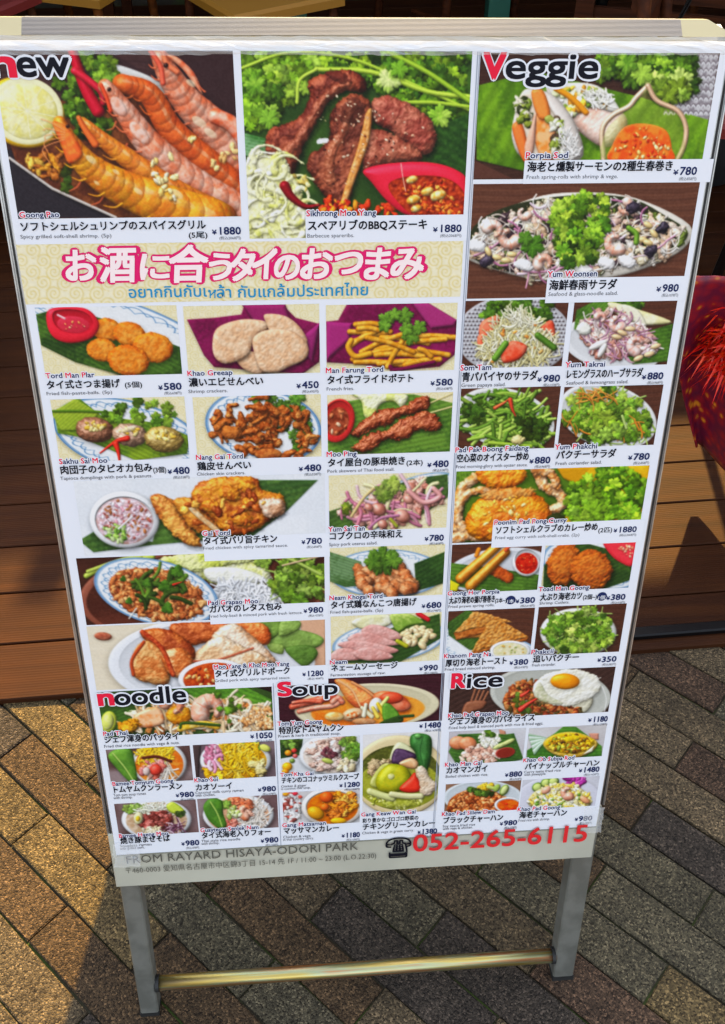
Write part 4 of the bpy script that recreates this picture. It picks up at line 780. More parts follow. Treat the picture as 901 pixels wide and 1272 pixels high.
c.wood('e0cfae', 'd8c49e', 3, 12); c.im[:] = c.im*.4+C('e4dccc')*.6; c.p([(800, 500), (890, 490), (890, 700), (820, 690)], 'd0a488', R=10, sh=0); c.plate(500, 650, 350, 155, 0, 'e4e7ec', rim=.1); c.e(132, 560, 30, 14, 5, 'b87058', c2='9c5440', m=5, bump=2)
c.herbs([(660, 510), (760, 500), (800, 560), (720, 560)], 6, 34, ('5a9c4c', '4a8c3c')); 
for pts, q in (([(690, 580), (760, 540), (830, 545), (880, 570), (850, 600), (760, 605)], '6aa452'), ([(750, 600), (830, 590), (860, 620), (820, 662), (780, 640)], '3f7e34'), ([(650, 505), (720, 498), (735, 540), (690, 575), (650, 540)], '5f9c48'), ([(740, 500), (800, 510), (790, 540), (730, 560)], '74ac58'), ([(690, 585), (740, 590), (740, 620), (700, 610)], '84b860')): c.p(pts, q, sm=5, c2=tuple(C(q)*.85), m=8, R=16, dome=.5, spec=.2, bump=1)
def pork(pts, a='d8a088', b='b8643c'): c.p(pts, a, sm=5, c2=b, m=14, R=24, dome=.8, bump=2.6, bs=5, spec=.35, sp=12, ro=4, sh=.55)
pork([(360, 520), (470, 512), (560, 515), (540, 560), (440, 590), (380, 570)], 'b85c2c', '8c3c18'); pork([(560, 510), (660, 512), (700, 545), (690, 590), (620, 570)], 'd88448', 'c05a28')
pork([(500, 560), (570, 515), (640, 560), (720, 640), (700, 652), (600, 640), (540, 600)], 'e4ccb4', 'cc9c78'); pork([(430, 640), (520, 560), (600, 590), (700, 640), (640, 665), (500, 680)], 'e8d0b4', 'cca078')
pork([(260, 540), (360, 540), (440, 600), (430, 650), (360, 650), (290, 590)], 'b8602c', '8c3a18'); pork([(225, 640), (270, 575), (350, 610), (360, 700), (330, 725), (240, 700)], 'd09860', 'b0602c'); pork([(330, 620), (400, 600), (440, 650), (390, 700), (350, 680)], 'bc6430', 'd8a070')
c.l([(265, 545), (330, 600), (370, 690)], 8, 'a83c20', c2='c86038', m=3, bump=2); c.l([(235, 690), (230, 640), (270, 580)], 6, 'b04c28'); c.l([(440, 645), (520, 640), (640, 600)], 4, 'b8543c', op=.7)
c.cup(505, 700, 118, 62, -4, 'e8eaee', 'c85a28', 'a03c18', r=.86, dy=.02, bits=('e88a40', '8c2c14', 'f0c080'), nb=40, bs=7)
# --- cream column
I_ = (400, 580); is_ = 4.095
c = D('printed photo of pork and red onion salad on a patterned plate', I_, is_, [(35, 38), (645, 28), (635, 310), (38, 325)])
creambg(c); c.blue(370, 190, 340, 100, -24); c.banana([(35, 225), (180, 180), (250, 150), (450, 60), (640, 35), (645, 150), (480, 260), (250, 310), (35, 305)], -22, '3a7034', '28562a', 22)
H_ = [(90, 220), (220, 130), (400, 70), (520, 80), (610, 130), (560, 200), (450, 280), (330, 310), (200, 290)]
c.bits(H_, 90, 26, ('c89080', 'e0b8a8', 'b87868', 'd8a494'), spec=.25); c.strands(H_, 34, 150, 8, ('c88c9c', 'e0bcc4', 'b87488', 'd8d0a0'), curl=.6, spec=.2)
for x, y, r in ((290, 215, 40), (310, 290, 28), (410, 250, 42), (440, 165, 28), (240, 205, 24)): c.e(x, y, r, r*.8, 30, 'd09484', c2='b87464', m=8, spec=.4, dome=.9)
c.l([(170, 190), (200, 230), (180, 300)], 10, 'c47888', spec=.3); c.l([(150, 250), (210, 160), (260, 110)], 7, 'd8c088'); c.l([(440, 120), (520, 180), (600, 150), (570, 110)], 13, 'dc9c98', spec=.3); c.l([(240, 310), (300, 260), (390, 245)], 7, 'b87c98')
c.herbs([(290, 180), (300, 80), (360, 50), (430, 100), (340, 160)], 10, 44, ('7cb85c', '68a44a', '94cc70')); c.herbs([(80, 200), (140, 200), (130, 240)], 6, 26, ('8aa040', '5c8430')); c.l([(350, 265), (380, 300)], 8, '9aa43c')
c = D('printed photo of fried chicken cartilage under a large coriander leaf', I_, is_, [(38, 408), (625, 395), (615, 650), (42, 670)])
creambg(c); c.blue(330, 540, 290, 122, 0); c.banana([(38, 430), (200, 480), (220, 600), (120, 610), (40, 580)], 18, '2f6434', '5a8a60', 14); c.banana([(470, 490), (625, 430), (620, 590), (480, 630)], -30, '245a28', '1a4620', 20)
for x, y in c.spots([(150, 600), (200, 510), (300, 480), (460, 480), (500, 600), (440, 640), (230, 645)], 52): c.e(x, y, 32+14*RG.random(), 26+8*RG.random(), RG.random()*90, 'd49468', c2='b8683c', m=8, dome=.95, R=30, bump=3, bs=5, spec=.3, ro=8, sh=.5)
c.lf(310, 475, 90, -90, '3c7a2c', '2c6624', lobes=7, sh=.5); c.lf(260, 480, 52, 180, '44842f', '2f6c26'); c.lf(365, 475, 52, 0, '4a8c34', '34722a')
c = D('printed photo of pork sausage slices with peanuts', I_, is_, [(45, 762), (608, 735), (598, 985), (48, 1005)])
creambg(c); c.blue(340, 885, 290, 105, -8); c.banana([(48, 940), (200, 880), (400, 800), (600, 745), (605, 870), (400, 990), (48, 1000)], -20, '2f6a2c', '1f5022', 20)
c.p([(150, 790), (240, 752), (340, 750), (350, 800), (230, 830)], 'dcd8a8', sm=5, c2='ecead0', m=8, R=20, bump=2); c.p([(350, 750), (440, 745), (520, 790), (440, 810), (390, 840), (360, 800)], '5a9a3c', sm=4, c2='a8cc70', m=14, R=14, spec=.2); c.l([(490, 745), (540, 775)], 12, 'c0242c', spec=.4)
for pts in ([(200, 830), (260, 800), (370, 830), (410, 870), (330, 880), (240, 860)], [(130, 870), (220, 835), (330, 870), (400, 900), (300, 910), (180, 900)], [(80, 900), (180, 880), (300, 900), (390, 930), (330, 950), (150, 930)], [(45, 950), (100, 920), (170, 930), (200, 975), (120, 985), (50, 985)], [(160, 940), (240, 915), (330, 940), (360, 970), (270, 985), (190, 975)]): c.p(pts, 'd8a49c', sm=5, c2='c88c84', m=8, R=18, dome=.5, bump=2, spec=.15, sh=.4)
for x, y in c.spots([(400, 850), (520, 800), (570, 870), (520, 915), (430, 900)], 34): c.e(x, y, 23, 15, RG.random()*180, 'd8bc8c', c2='e8d4a8', m=5, spec=.3, dome=.9)
c.l([(385, 885), (430, 910)], 11, 'a8a82c', spec=.3)
# --- noodle
J_ = (100, 840); js = 3.465
c = D('printed photo of shrimp fried noodles with lime on banana leaf', J_, js, [(78, 75), (825, 25), (830, 238), (98, 262)])
c.bg('2c5c28', '1f4420'); c.banana([(430, 50), (700, 40), (825, 100), (825, 200), (500, 100)], 20, '3c9a34', '2a7a2a', 20); c.banana([(90, 150), (300, 120), (200, 230), (98, 240)], -20, '2c6a2a', '1f4c20', 14); c.p([(700, 28), (825, 25), (828, 70)], '2c1a1a', sh=0)
H_ = [(165, 210), (240, 150), (400, 90), (620, 90), (800, 140), (820, 220), (700, 235), (500, 235), (300, 240)]
c.bits(H_, 90, 22, ('d8a068', 'e8c49c', 'c87840', 'ecd8b8', 'd89050'), spec=.25); c.strands(H_, 90, 90, 5, ('e8d4b8', 'd8b890', 'f0e4cc'), curl=.6)
c.bits([(690, 200), (740, 140), (820, 130), (825, 225)], 130, 8, ('e0b080', 'c88c58', 'ecc8a0')); c.e(425, 165, 55, 42, 0, 'e0a030', c2='c87c18', m=8, R=26, bump=2, spec=.35, ro=5)
c.shrimp(560, 145, 74, 160, 'eca68c', 'f6ccb8', .56); c.shrimp(400, 125, 60, 200, 'e88c68', 'f4b89c', .5); c.p([(230, 170), (330, 130), (360, 200), (260, 220)], 'e88850', sm=4, c2='f0b890', m=8, R=16, spec=.3); c.bits([(170, 210), (240, 190), (220, 235)], 14, 18, ('e0a030', 'd88c20')); c.l([(430, 225), (520, 205), (590, 215)], 14, 'e4b43c', c2='f0d080', m=5, bump=2)
c.herbs([(540, 90), (600, 70), (690, 120), (660, 190), (620, 200)], 12, 20, ('3c8a30', '2a6a24')); c.l([(430, 220), (450, 200), (600, 210)], 6, '2c5a24')
c.e(122, 195, 34, 46, 10, 'b4c850', spec=.3, R=14); c.e(120, 195, 25, 36, 10, 'dce48c', c2='c8d868', m=5, sh=0)
def bowl(x, y, rx, ry, soup, c2, **k):
    c.cup(x, y, rx, ry, 0, 'e2e4e6', soup, c2, r=.88, dy=0, **k)
c = D('printed photo of spicy shrimp ramen with green leaf', J_, js, [(112, 315), (470, 298), (487, 450), (130, 462)])
c.bg('5a4440', '8c7c7c'); bowl(340, 375, 118, 94, 'e0903c', 'd46c20'); c.strands(('e', 320, 335, 75, 35, 0), 60, 60, 4, ('e0b428', 'f0cc48'), curl=.7); c.strands(('e', 350, 420, 60, 34, 0), 44, 70, 3.5, ('f0e8dc', 'e0d4c4'), curl=.4, ang=80, spread=40)
c.bits([(250, 390), (330, 350), (370, 380), (320, 440), (260, 430)], 24, 16, ('c86c5c', 'e0a898', 'd8807c'), spec=.3); c.e(325, 402, 27, 24, 0, 'd84838', spec=.4); c.e(285, 408, 16, 18, 0, 'd8c0b8'); c.l([(270, 350), (330, 345), (390, 365)], 6, '5a2a20')
c.p([(120, 345), (150, 315), (215, 312), (235, 370), (245, 450), (215, 455), (160, 400)], '3f9434', sm=5, c2='2f7e2c', m=14, R=26, dome=.5, spec=.2); c.l([(140, 330), (190, 390), (230, 450)], 3, '9acc70')
c = D('printed photo of coconut curry ramen in a white bowl', J_, js, [(485, 295), (835, 278), (842, 430), (498, 448)])
c.bg('7c6c70', '5a4c50'); c.p([(485, 295), (520, 294), (510, 448), (485, 448)], '4a3c3c', sh=0); bowl(668, 360, 152, 92, 'd8a01c', 'c48414'); c.bits(('e', 668, 390, 125, 52, 0), 60, 18, ('e0b030', 'd49c1c', 'e8c858'), spec=.25)
c.herbs([(660, 300), (740, 285), (780, 310), (700, 330)], 12, 20, ('4a9a38', '68b048')); c.strands(('e', 675, 350, 95, 52, 0), 120, 90, 4.5, ('e8bc30', 'f0d058', 'd8a41c'), curl=.8); c.strands(('e', 570, 345, 34, 48, 0), 30, 40, 7, ('d890a8', 'ecc4d0', 'c87890'), curl=.6); c.e(795, 308, 24, 15, 20, 'd8dc70'); c.bits([(720, 380), (790, 360), (780, 410)], 10, 18, ('ecd890', 'f0e0a8'))
c = D('printed photo of soupless ramen with grilled pork slices', J_, js, [(145, 550), (498, 528), (508, 670), (168, 690)])
c.bg('5a4440', '7c6868'); bowl(328, 615, 150, 88, 'd0b8a0', 'b89878'); c.herbs([(185, 570), (250, 545), (290, 560), (240, 590)], 12, 20, ('5a9a48', '78b060')); c.strands(('e', 320, 580, 70, 30, 0), 60, 50, 3, ('e4e4cc', 'f0f0e0'), curl=.6)
c.bits([(250, 620), (320, 595), (390, 600), (380, 640), (270, 650)], 26, 20, ('8c4038', 'a86058', '6a2c24'), spec=.35); c.e(250, 610, 20, 26, 0, 'e8e0b0'); c.e(248, 612, 10, 12, 0, 'e0b838', sh=0); c.bits([(270, 660), (330, 640), (360, 680), (290, 690)], 40, 9, ('d8c8a0', 'e8dcc0')); c.strands([(360, 650), (430, 620), (440, 660), (400, 680)], 26, 50, 2.4, ('7c5068', '5c3040', 'd8c0c8'), curl=.5); c.p([(370, 560), (400, 540), (450, 580), (400, 590)], 'a8c848', sm=4, spec=.3); c.herbs([(390, 590), (440, 580), (450, 610)], 8, 14, ('3c6a34', '2c5028'))
c = D('printed photo of shrimp rice noodles with a green leaf', J_, js, [(502, 528), (845, 508), (855, 650), (518, 668)])
c.bg('6a5454', '8c7c7c'); bowl(680, 595, 152, 88, 'e0b090', 'd49c78'); c.strands([(680, 560), (760, 530), (800, 600), (760, 640), (680, 650)], 110, 90, 3, ('f0ece6', 'e0d8cc', 'd8c8b8'), curl=.6); c.bits([(640, 540), (700, 525), (740, 560), (720, 600), (660, 590)], 20, 20, ('e0805c', 'ecb098', 'd86c48'), spec=.3); c.shrimp(715, 580, 38, 100, 'e08058', 'f0b8a0', .5); c.bits(('e', 650, 635, 30, 18, 0), 10, 14, ('c86c5c', 'd88878'))
c.bits([(620, 580), (670, 560), (690, 600), (640, 605)], 40, 8, ('b8cc88', 'd8e4b8', '94b460')); c.herbs([(610, 540), (650, 530), (630, 570)], 6, 18, ('5aa048', '74b860'))
c.p([(530, 560), (560, 525), (610, 535), (615, 590), (630, 640), (600, 655), (550, 615)], '2f8a2c', sm=5, c2='247426', m=14, R=26, dome=.5, spec=.2); c.l([(560, 540), (590, 590), (610, 645)], 3, '90c468')
# --- soup
K_ = (340, 830); ks = 4.095
c = D('printed photo of spicy soup with a whole prawn in a wide bowl', K_, ks, [(22, 60), (867, 28), (858, 280), (30, 292)])
c.wood('43202a', '361820', 0, 14); c.plate(475, 195, 368, 118, -3, 'd8cfae', rim=.1); c.e(480, 215, 290, 88, -3, 'd87020', c2='e0963c', m=26, R=12, dome=.1, sh=0, spec=.15)
def claw(pts, w, w2): c.l(pts, w, 'd06048', w2=w2, c2='e49c84', m=14, spec=.4, bump=1.5, dome=.95, sh=.5)
claw([(95, 195), (150, 180), (250, 155), (300, 140)], 16, 22); claw([(130, 220), (220, 200), (300, 190), (340, 170)], 12, 14); claw([(300, 170), (330, 150), (350, 170)], 14, 14); claw([(100, 175), (170, 165), (240, 170)], 9, 12)
c.p([(310, 60), (370, 55), (450, 90), (520, 140), (500, 195), (440, 210), (380, 170), (340, 110)], 'e09050', sm=6, c2='d4683c', m=14, R=40, dome=.9, spec=.5, sp=14, bump=1.5); c.l([(330, 60), (400, 110), (440, 190)], 5, 'f0b888'); c.l([(400, 70), (470, 110), (520, 150)], 6, 'e8a070')
c.e(600, 165, 95, 45, 15, 'd86038', c2='e07c50', m=8, spec=.4, R=26); c.e(650, 190, 50, 30, 0, 'e08060', c2='d06040', m=8, spec=.35); c.e(600, 150, 60, 30, 0, 'd04c30', spec=.4)
c.e(405, 235, 58, 33, -12, 'dcb088', spec=.3); c.e(405, 238, 36, 18, -12, 'c85c28', c2='f0d8b0', m=3, sh=.2); c.e(310, 245, 50, 24, 0, 'e8c890', c2='d8a058', m=5, spec=.3); c.e(520, 190, 34, 42, 20, 'e8e4d4', spec=.4)
for a, b, q in (((450, 200), (500, 245), 'e8e0b8'), ((505, 200), (530, 245), 'f0d060'), ((580, 150), (540, 200), 'd8d878'), ((470, 185), (460, 240), 'ece4c4'), ((530, 180), (560, 230), 'e8c040')): c.l([a, b], 9, q, sm=False, spec=.3, w2=12)
c.p([(555, 190), (590, 180), (640, 235), (610, 262), (560, 265)], '3f9a34', sm=4, R=14, spec=.3, c2='2f8a2c'); c.p([(560, 265), (640, 240), (660, 265), (620, 285), (540, 285)], '1f4a20', sm=4, R=12); c.l([(640, 245), (710, 240)], 7, '24502a'); c.e(460, 270, 60, 18, 0, 'c89870', c2='b87c54', m=5, bump=2)
c = D('printed photo of chicken and coconut milk soup', K_, ks, [(32, 360), (440, 345), (438, 525), (40, 550)])
c.bg('c8ccd0', 'dcdfe2'); c.p([(32, 362), (150, 358), (140, 440), (32, 460)], '2c5a2c', c2='1c3c20', m=8, R=6, sh=0, bump=3); c.herbs([(35, 365), (140, 365), (90, 420)], 16, 22, ('2f6a30', '4a8a44'))
for x, y, r, q in ((75, 430, 18, 'e08a24'), (105, 418, 14, 'c83c34'), (110, 445, 13, 'd8605c'), (70, 500, 26, 'e8a41c'), (60, 525, 18, 'e08c20'), (100, 540, 16, 'd84c34'), (95, 470, 14, '5a8a3c')): c.e(x, y, r, r*.85, 0, q, spec=.4)
bowl(290, 440, 158, 100, 'e8dcd0', 'd8c4b4'); c.bits([(170, 420), (230, 370), (330, 360), (330, 480), (430, 500), (300, 520), (200, 490)], 50, 24, ('e4d0c4', 'd0b4a8', 'ece0d8', 'c8a494'), spec=.25); c.herbs([(330, 370), (430, 350), (438, 460), (360, 450), (340, 400)], 26, 28, ('3f8e38', '5aa84c', '2f7a30', '7cc060')); c.bits(('e', 275, 430, 36, 26, 0), 16, 12, ('5a3038', '7c4a50')); c.e(275, 470, 30, 13, 15, 'a8bc60', spec=.2); c.bits([(330, 470), (430, 470), (400, 520), (330, 520)], 16, 16, ('e8e0c0', 'd8c8a0'))
c = D('printed photo of orange massaman curry with chicken', K_, ks, [(45, 630), (440, 612), (437, 788), (50, 800)])
c.bg('c8c4c4', 'dcdcde', 14, 1.5); c.bits([(48, 640), (140, 630), (140, 790), (52, 790)], 60, 12, ('b84c40', 'e8e4e0', 'd0ccc8', '8c4a44', 'dcd8d8')); c.e(110, 637, 14, 10, 0, 'd83c4c'); c.e(62, 640, 16, 10, 0, 'e89c30')
c.cup(300, 705, 158, 100, 0, 'e4dcd4', 'd4780c', 'c8640c', r=.82, dy=0); c.bits([(240, 690), (330, 640), (420, 650), (400, 720), (330, 760), (260, 730)], 34, 26, ('d88c24', 'c4701a', 'e0a84c', 'b06020'), spec=.35); c.e(270, 655, 34, 28, 0, 'd85c1c', spec=.3); c.e(215, 735, 44, 32, 20, 'd8981c', spec=.3); c.e(330, 775, 40, 16, 0, 'e0a818', spec=.3); c.e(260, 705, 22, 18, 0, 'e06c20', spec=.3)
c = D('printed photo of green curry with eggplant and green pepper', K_, ks, [(452, 335), (850, 320), (833, 722), (455, 745)])
c.bg('dcdad8', 'e6e4e2'); c.e(640, 545, 240, 205, 0, 'd8c498', R=26, dome=.5, spec=.15); c.e(640, 555, 218, 165, 0, '4a5020', R=20, dome=-.3, sh=0, c2='6a7030', m=14)
c.e(640, 590, 210, 125, 0, '9a9c38', c2='7c8428', m=14, R=14, dome=.1, sh=0, spec=.15); c.bits([(470, 620), (640, 690), (820, 600), (760, 690), (640, 715), (500, 690)], 80, 8, ('c8c870', 'a8ac48', '8c9430', 'd8d890'), spec=.3, sh=.15); c.e(640, 690, 90, 18, 0, 'b0b458', c2='8c9838', m=5, op=.6, sh=0)
c.p([(590, 480), (610, 400), (650, 375), (720, 420), (730, 460), (640, 490)], 'd4d6a8', sm=5, R=20, spec=.2); c.p([(600, 480), (620, 410), (690, 420), (730, 450), (660, 485)], '38243c', sm=5, c2='4c3450', m=8, R=20, spec=.45)
c.p([(700, 340), (750, 330), (800, 350), (805, 420), (790, 500), (770, 535), (745, 510), (720, 430), (695, 390)], '1f7a34', sm=6, c2='18642a', m=14, R=34, dome=.95, spec=.4, sp=14); c.l([(760, 345), (745, 420), (765, 510)], 4, '145426', op=.6, sh=0); c.e(735, 345, 20, 14, 0, '3c9a4c', spec=.4)
c.bits([(490, 520), (530, 460), (590, 480), (560, 560)], 14, 26, ('c8b088', 'b89c78', 'd8c4a0'), spec=.2); c.p([(490, 590), (540, 500), (590, 490), (560, 600)], 'b8bc68', sm=4, c2='d0d08c', m=8, R=14)
c.p([(640, 480), (700, 455), (735, 480), (720, 510), (660, 500)], 'd09a6c', sm=5, c2='e0b48c', m=8, R=18, spec=.4); c.p([(520, 560), (580, 490), (660, 495), (700, 540), (690, 590), (620, 635), (540, 625)], 'a8a018', sm=6, c2='8c9418', m=14, R=44, dome=.8, spec=.5, sp=16); c.e(598, 550, 18, 16, 0, 'e8e8b8', sh=0, op=.8, c2='d0d088', m=3)
c.p([(640, 610), (690, 560), (720, 530), (750, 590), (740, 625), (680, 632)], 'd83420', sm=5, R=26, dome=.7, spec=.45); c.p([(720, 520), (760, 495), (800, 560), (835, 590), (800, 640), (750, 640), (740, 580)], 'dcc8b0', sm=5, c2='c8ac90', m=8, R=24, bump=3, ro=5, spec=.2)
c.l([(490, 625), (550, 645), (605, 660)], 17, 'ccd08c', spec=.3); c.l([(600, 640), (680, 650), (750, 650)], 15, 'd0cc98', spec=.25)
# --- rice
L_ = (540, 820); ls = 3.754
c = D('printed photo of basil pork rice with a fried egg and fork', L_, ls, [(70, 60), (840, 35), (810, 255), (70, 262)])
c.wood('4c3630', '32221e', -28, 8); c.plate(540, 160, 282, 132, 4, 'bcbfb6', rim=.08); c.e(650, 40, 200, 28, 0, '6a7068', sh=0, op=.0)
for i in range(4): c.l([(190+i*20, 135+i*4), (168+i*18, 200)], 5, '8c5c44', spec=.2)
c.p([(150, 195), (240, 190), (225, 225), (180, 240), (160, 262), (125, 262)], '8a5a42', sm=4, spec=.2, c2='7a4c38', m=8)
c.p([(480, 200), (560, 150), (700, 150), (740, 190), (680, 255), (520, 250)], 'd8d4bc', sm=5, R=20, bump=2, bs=3)
H_ = [(330, 180), (360, 120), (430, 90), (500, 100), (480, 150), (560, 200), (680, 225), (680, 255), (520, 265), (380, 255), (340, 220)]
c.bits(H_, 300, 12, ('8c4424', 'a85c30', '6c2c18', 'b87844', '4a3c1c'), spec=.22); c.herbs([(380, 150), (440, 190), (520, 240), (380, 250)], 12, 16, ('2f5a24', '3f6a2c'), lobes=3)
c.p([(460, 160), (480, 90), (560, 50), (680, 45), (760, 80), (770, 140), (700, 190), (620, 215), (530, 200)], 'e8e6da', sm=6, c2='dcd8c4', m=8, R=24, dome=.4, bump=2.5, bs=5, ro=8, spec=.25); c.p([(465, 150), (490, 100), (530, 160), (600, 200), (540, 205), (480, 190)], '9aa070', sm=4, op=.55, sh=0, c2='c8c4a0', m=3, bump=2)
c.e(608, 98, 68, 37, 2, 'ec9a1c', c2='e48810', m=14, R=30, dome=.7, spec=.55, sp=20, sh=.25); c.chilli([(400, 230), (440, 200), (475, 180)], 12, 'd83c30'); c.chilli([(405, 165), (430, 150), (440, 140)], 9, 'd84434'); c.l([(700, 145), (760, 90), (775, 80)], 1.6, 'f0ece0', sh=0); c.l([(790, 250), (800, 180), (780, 120)], 2, 'e8e8e4', sh=0)
c = D('printed photo of boiled chicken with rice and sauce', L_, ls, [(65, 330), (425, 318), (412, 470), (62, 485)])
c.bg('b8b4b8', 'ccccd0'); c.p([(300, 320), (330, 330), (340, 380), (310, 380)], 'c08870', R=8); c.banana([(65, 425), (110, 345), (220, 340), (330, 345), (370, 340), (415, 460), (340, 478), (100, 482)], 10, '2f7430', '205a26', 14)
for x, y in ((110, 385), (155, 388)): c.e(x, y, 42, 32, 0, 'dc9470', c2='d08058', m=8, spec=.25, R=24)
c.bits([(125, 460), (150, 420), (230, 400), (290, 410), (290, 480), (130, 482)], 90, 14, ('e4c0ac', 'd4a490', 'ecd0c0', 'c89480'), spec=.25); c.bits(('e', 255, 370, 48, 36, 0), 110, 7, ('ecead8', 'dcdac0', 'f4f2e8')); c.herbs(('e', 258, 338, 28, 16, 0), 12, 14, ('4a9a38', '2f7a2a'))
for x, y in ((300, 400), (325, 390), (345, 380)): c.e(x, y, 30, 10, -25, 'b8cc80', spec=.2)
c.cup(330, 430, 46, 24, -10, 'a03830', '7c2c20', r=.8, dy=0)
c = D('printed photo of curry fried rice in a half pineapple', L_, ls, [(440, 315), (802, 300), (780, 450), (425, 462)])
c.bg('b8b4b4', 'cccaca'); c.p([(720, 340), (765, 340), (765, 370), (730, 370)], 'c88c78', R=8); c.banana([(430, 420), (560, 340), (600, 308), (660, 310), (780, 400), (780, 445), (600, 462), (430, 455)], 0, '2c8430', '1f6a28', 16)
for i in range(14): c.l([(440+i*2, 345+i*7), (510, 360+i*2), (560, 375+i)], 5, ('9ab8a0', '6a9a78', 'c8dcd0')[i % 3], w2=2, spec=.2)
c.p([(505, 390), (560, 345), (660, 335), (755, 375), (740, 420), (660, 455), (560, 440)], 'c8a040', sm=6, c2='d8b860', m=5, R=16, spec=.2, bump=2); c.p([(515, 392), (565, 350), (655, 340), (745, 375), (720, 415), (650, 435), (560, 425)], 'd8b020', sm=6, R=10, sh=0)
c.bits([(520, 392), (570, 355), (650, 345), (735, 378), (715, 412), (640, 430), (560, 420)], 200, 8, ('e0b420', 'ecd050', 'c89418', 'a06c18', '6a4418', '7a9a3c'), spec=.25); c.p([(690, 440), (745, 395), (735, 425)], 'f0e8d0', R=6); c.e(640, 365, 40, 14, -10, 'ecc820', op=.7, sh=0)
c = D('printed photo of dark soy sauce fried rice with dip', L_, ls, [(52, 575), (405, 562), (388, 700), (45, 712)])
c.bg('8c6c58', '745844'); c.plate(225, 640, 185, 80, 0, 'd0d8dc', rim=.08); c.p([(60, 680), (80, 640), (150, 605), (240, 600), (330, 640), (340, 700), (200, 715), (70, 705)], 'b0602c', sm=5, R=20, c2='984c20', m=8, bump=3)
c.bits([(62, 680), (85, 640), (150, 608), (240, 602), (330, 645), (320, 705), (80, 708)], 260, 9, ('b86430', 'cc8450', '9c4c20', '7c3818', 'd89c68'), spec=.22); c.herbs([(150, 600), (230, 600), (270, 625), (200, 635)], 22, 16, ('2f6a2c', '3f8034', '1f4c20')); c.bits([(190, 590), (270, 580), (280, 605)], 14, 12, ('e0b430', 'f0cc50')); c.l([(250, 590), (290, 600)], 8, 'b8cc70'); c.e(325, 605, 18, 28, 35, '6aa040', spec=.2); c.e(325, 605, 13, 23, 35, 'c0d890', sh=0); c.e(290, 595, 14, 20, 40, '84b458')
c.cup(345, 675, 66, 36, 0, 'eceef0', 'd86c18', 'c8480c', r=.8, dy=-.05, bits=('e0301c',), nb=4, bs=6)
c = D('printed photo of golden shrimp fried rice with cucumber', L_, ls, [(412, 555), (772, 542), (745, 680), (395, 695)])
c.bg('b8b8c0', 'c8c8d0'); c.e(580, 650, 200, 110, 0, 'ccccd8', R=30, dome=.2)
for x, y in ((480, 592), (520, 572), (555, 565)): c.e(x, y, 26, 22, -20, '4a8a38', spec=.2); c.e(x, y, 21, 17, -20, 'b8d880', sh=0)
c.strands([(610, 545), (670, 545), (685, 580), (640, 590)], 16, 50, 8, ('a83c90', 'c060a8', '8c2c7c'), curl=.5); H_ = [(435, 660), (470, 610), (560, 578), (650, 580), (710, 620), (730, 660), (690, 690), (480, 690)]
c.p(H_, 'd8cc90', sm=4, R=20); c.bits(H_, 330, 9, ('ece4c0', 'e0c860', 'f2eeda', 'd8b048', 'e8dca0'), spec=.25); c.bits(H_, 16, 6, ('4a9a38',)); c.shrimp(620, 615, 36, 60, 'e49c80', 'f4c8b4', .55); c.e(520, 605, 24, 16, -30, 'e8a88c', spec=.3); c.e(700, 650, 26, 14, 30, 'e4a078', spec=.3)
# ---------------------------------------------------------------- the menu board
Wm, HB, LL = .62, .9803, 1.2408
board = empty('menu_board', (0, 0, 0), 'tall leaning menu sign covered with food pictures on grey metal legs', 'menu sign')
board.matrix_world = TILT @ Matrix.Rotation(math.radians(75), 4, 'X')
def loc(x, yd, z=0.): return (x-Wm/2, LL-yd, z)                      # board plane metres -> local
alu = mat('brushed_aluminium', 'b9babb', .34, .85, noise=(30, 'a3a5a8', .4, .6))
alu_side = mat('anodised_leg', '7d7e78', .45, .45, noise=(26, '6b6c66', .42, .6), bump=(90, .2, .001))
rail_m = mat('ridged_top_rail', '85868a', .42, .6)
capm = mat('corner_cap', '9d9a80', .5, .1)
blackm = mat('black_rubber', '141516', .6)
panelm = mat('footer_panel', 'b2b2a3', .45, noise=(6, 'a6a698', .4, .6), coat=.3)
def lbox(g, x0, y0, x1, y1, z0, z1, **k):
    a = loc(x0, y1, z0); b = loc(x1, y0, z1); g.box(a, b, **k); return g
lbox(MB(), .004, .004, .616, .935, -.012, -.002).build('back_panel', mat('backing', 'c8ccd0', .6), board)
lbox(MB(), -.0035, .885, .6185, .9803, -.011, -.0008, bev=.0015).build('footer_panel', panelm, board)
for x0, x1 in ((-.0035, .0035), (.6165, .6235)):
    g = MB(); lbox(g, x0, -.0015, x1, .885, -.026, -.003)
    xm = (x0+x1)/2; lbox(g, xm-.0006, .0, xm+.0009, .885, -.0029, -.0016, m=1)
    lbox(g, x0, .0, x0+.0012, .885, -.0029, -.0012); lbox(g, x1-.0012, .0, x1, .885, -.0029, -.0012)
    g.build('side_rail', [alu, blackm], board)
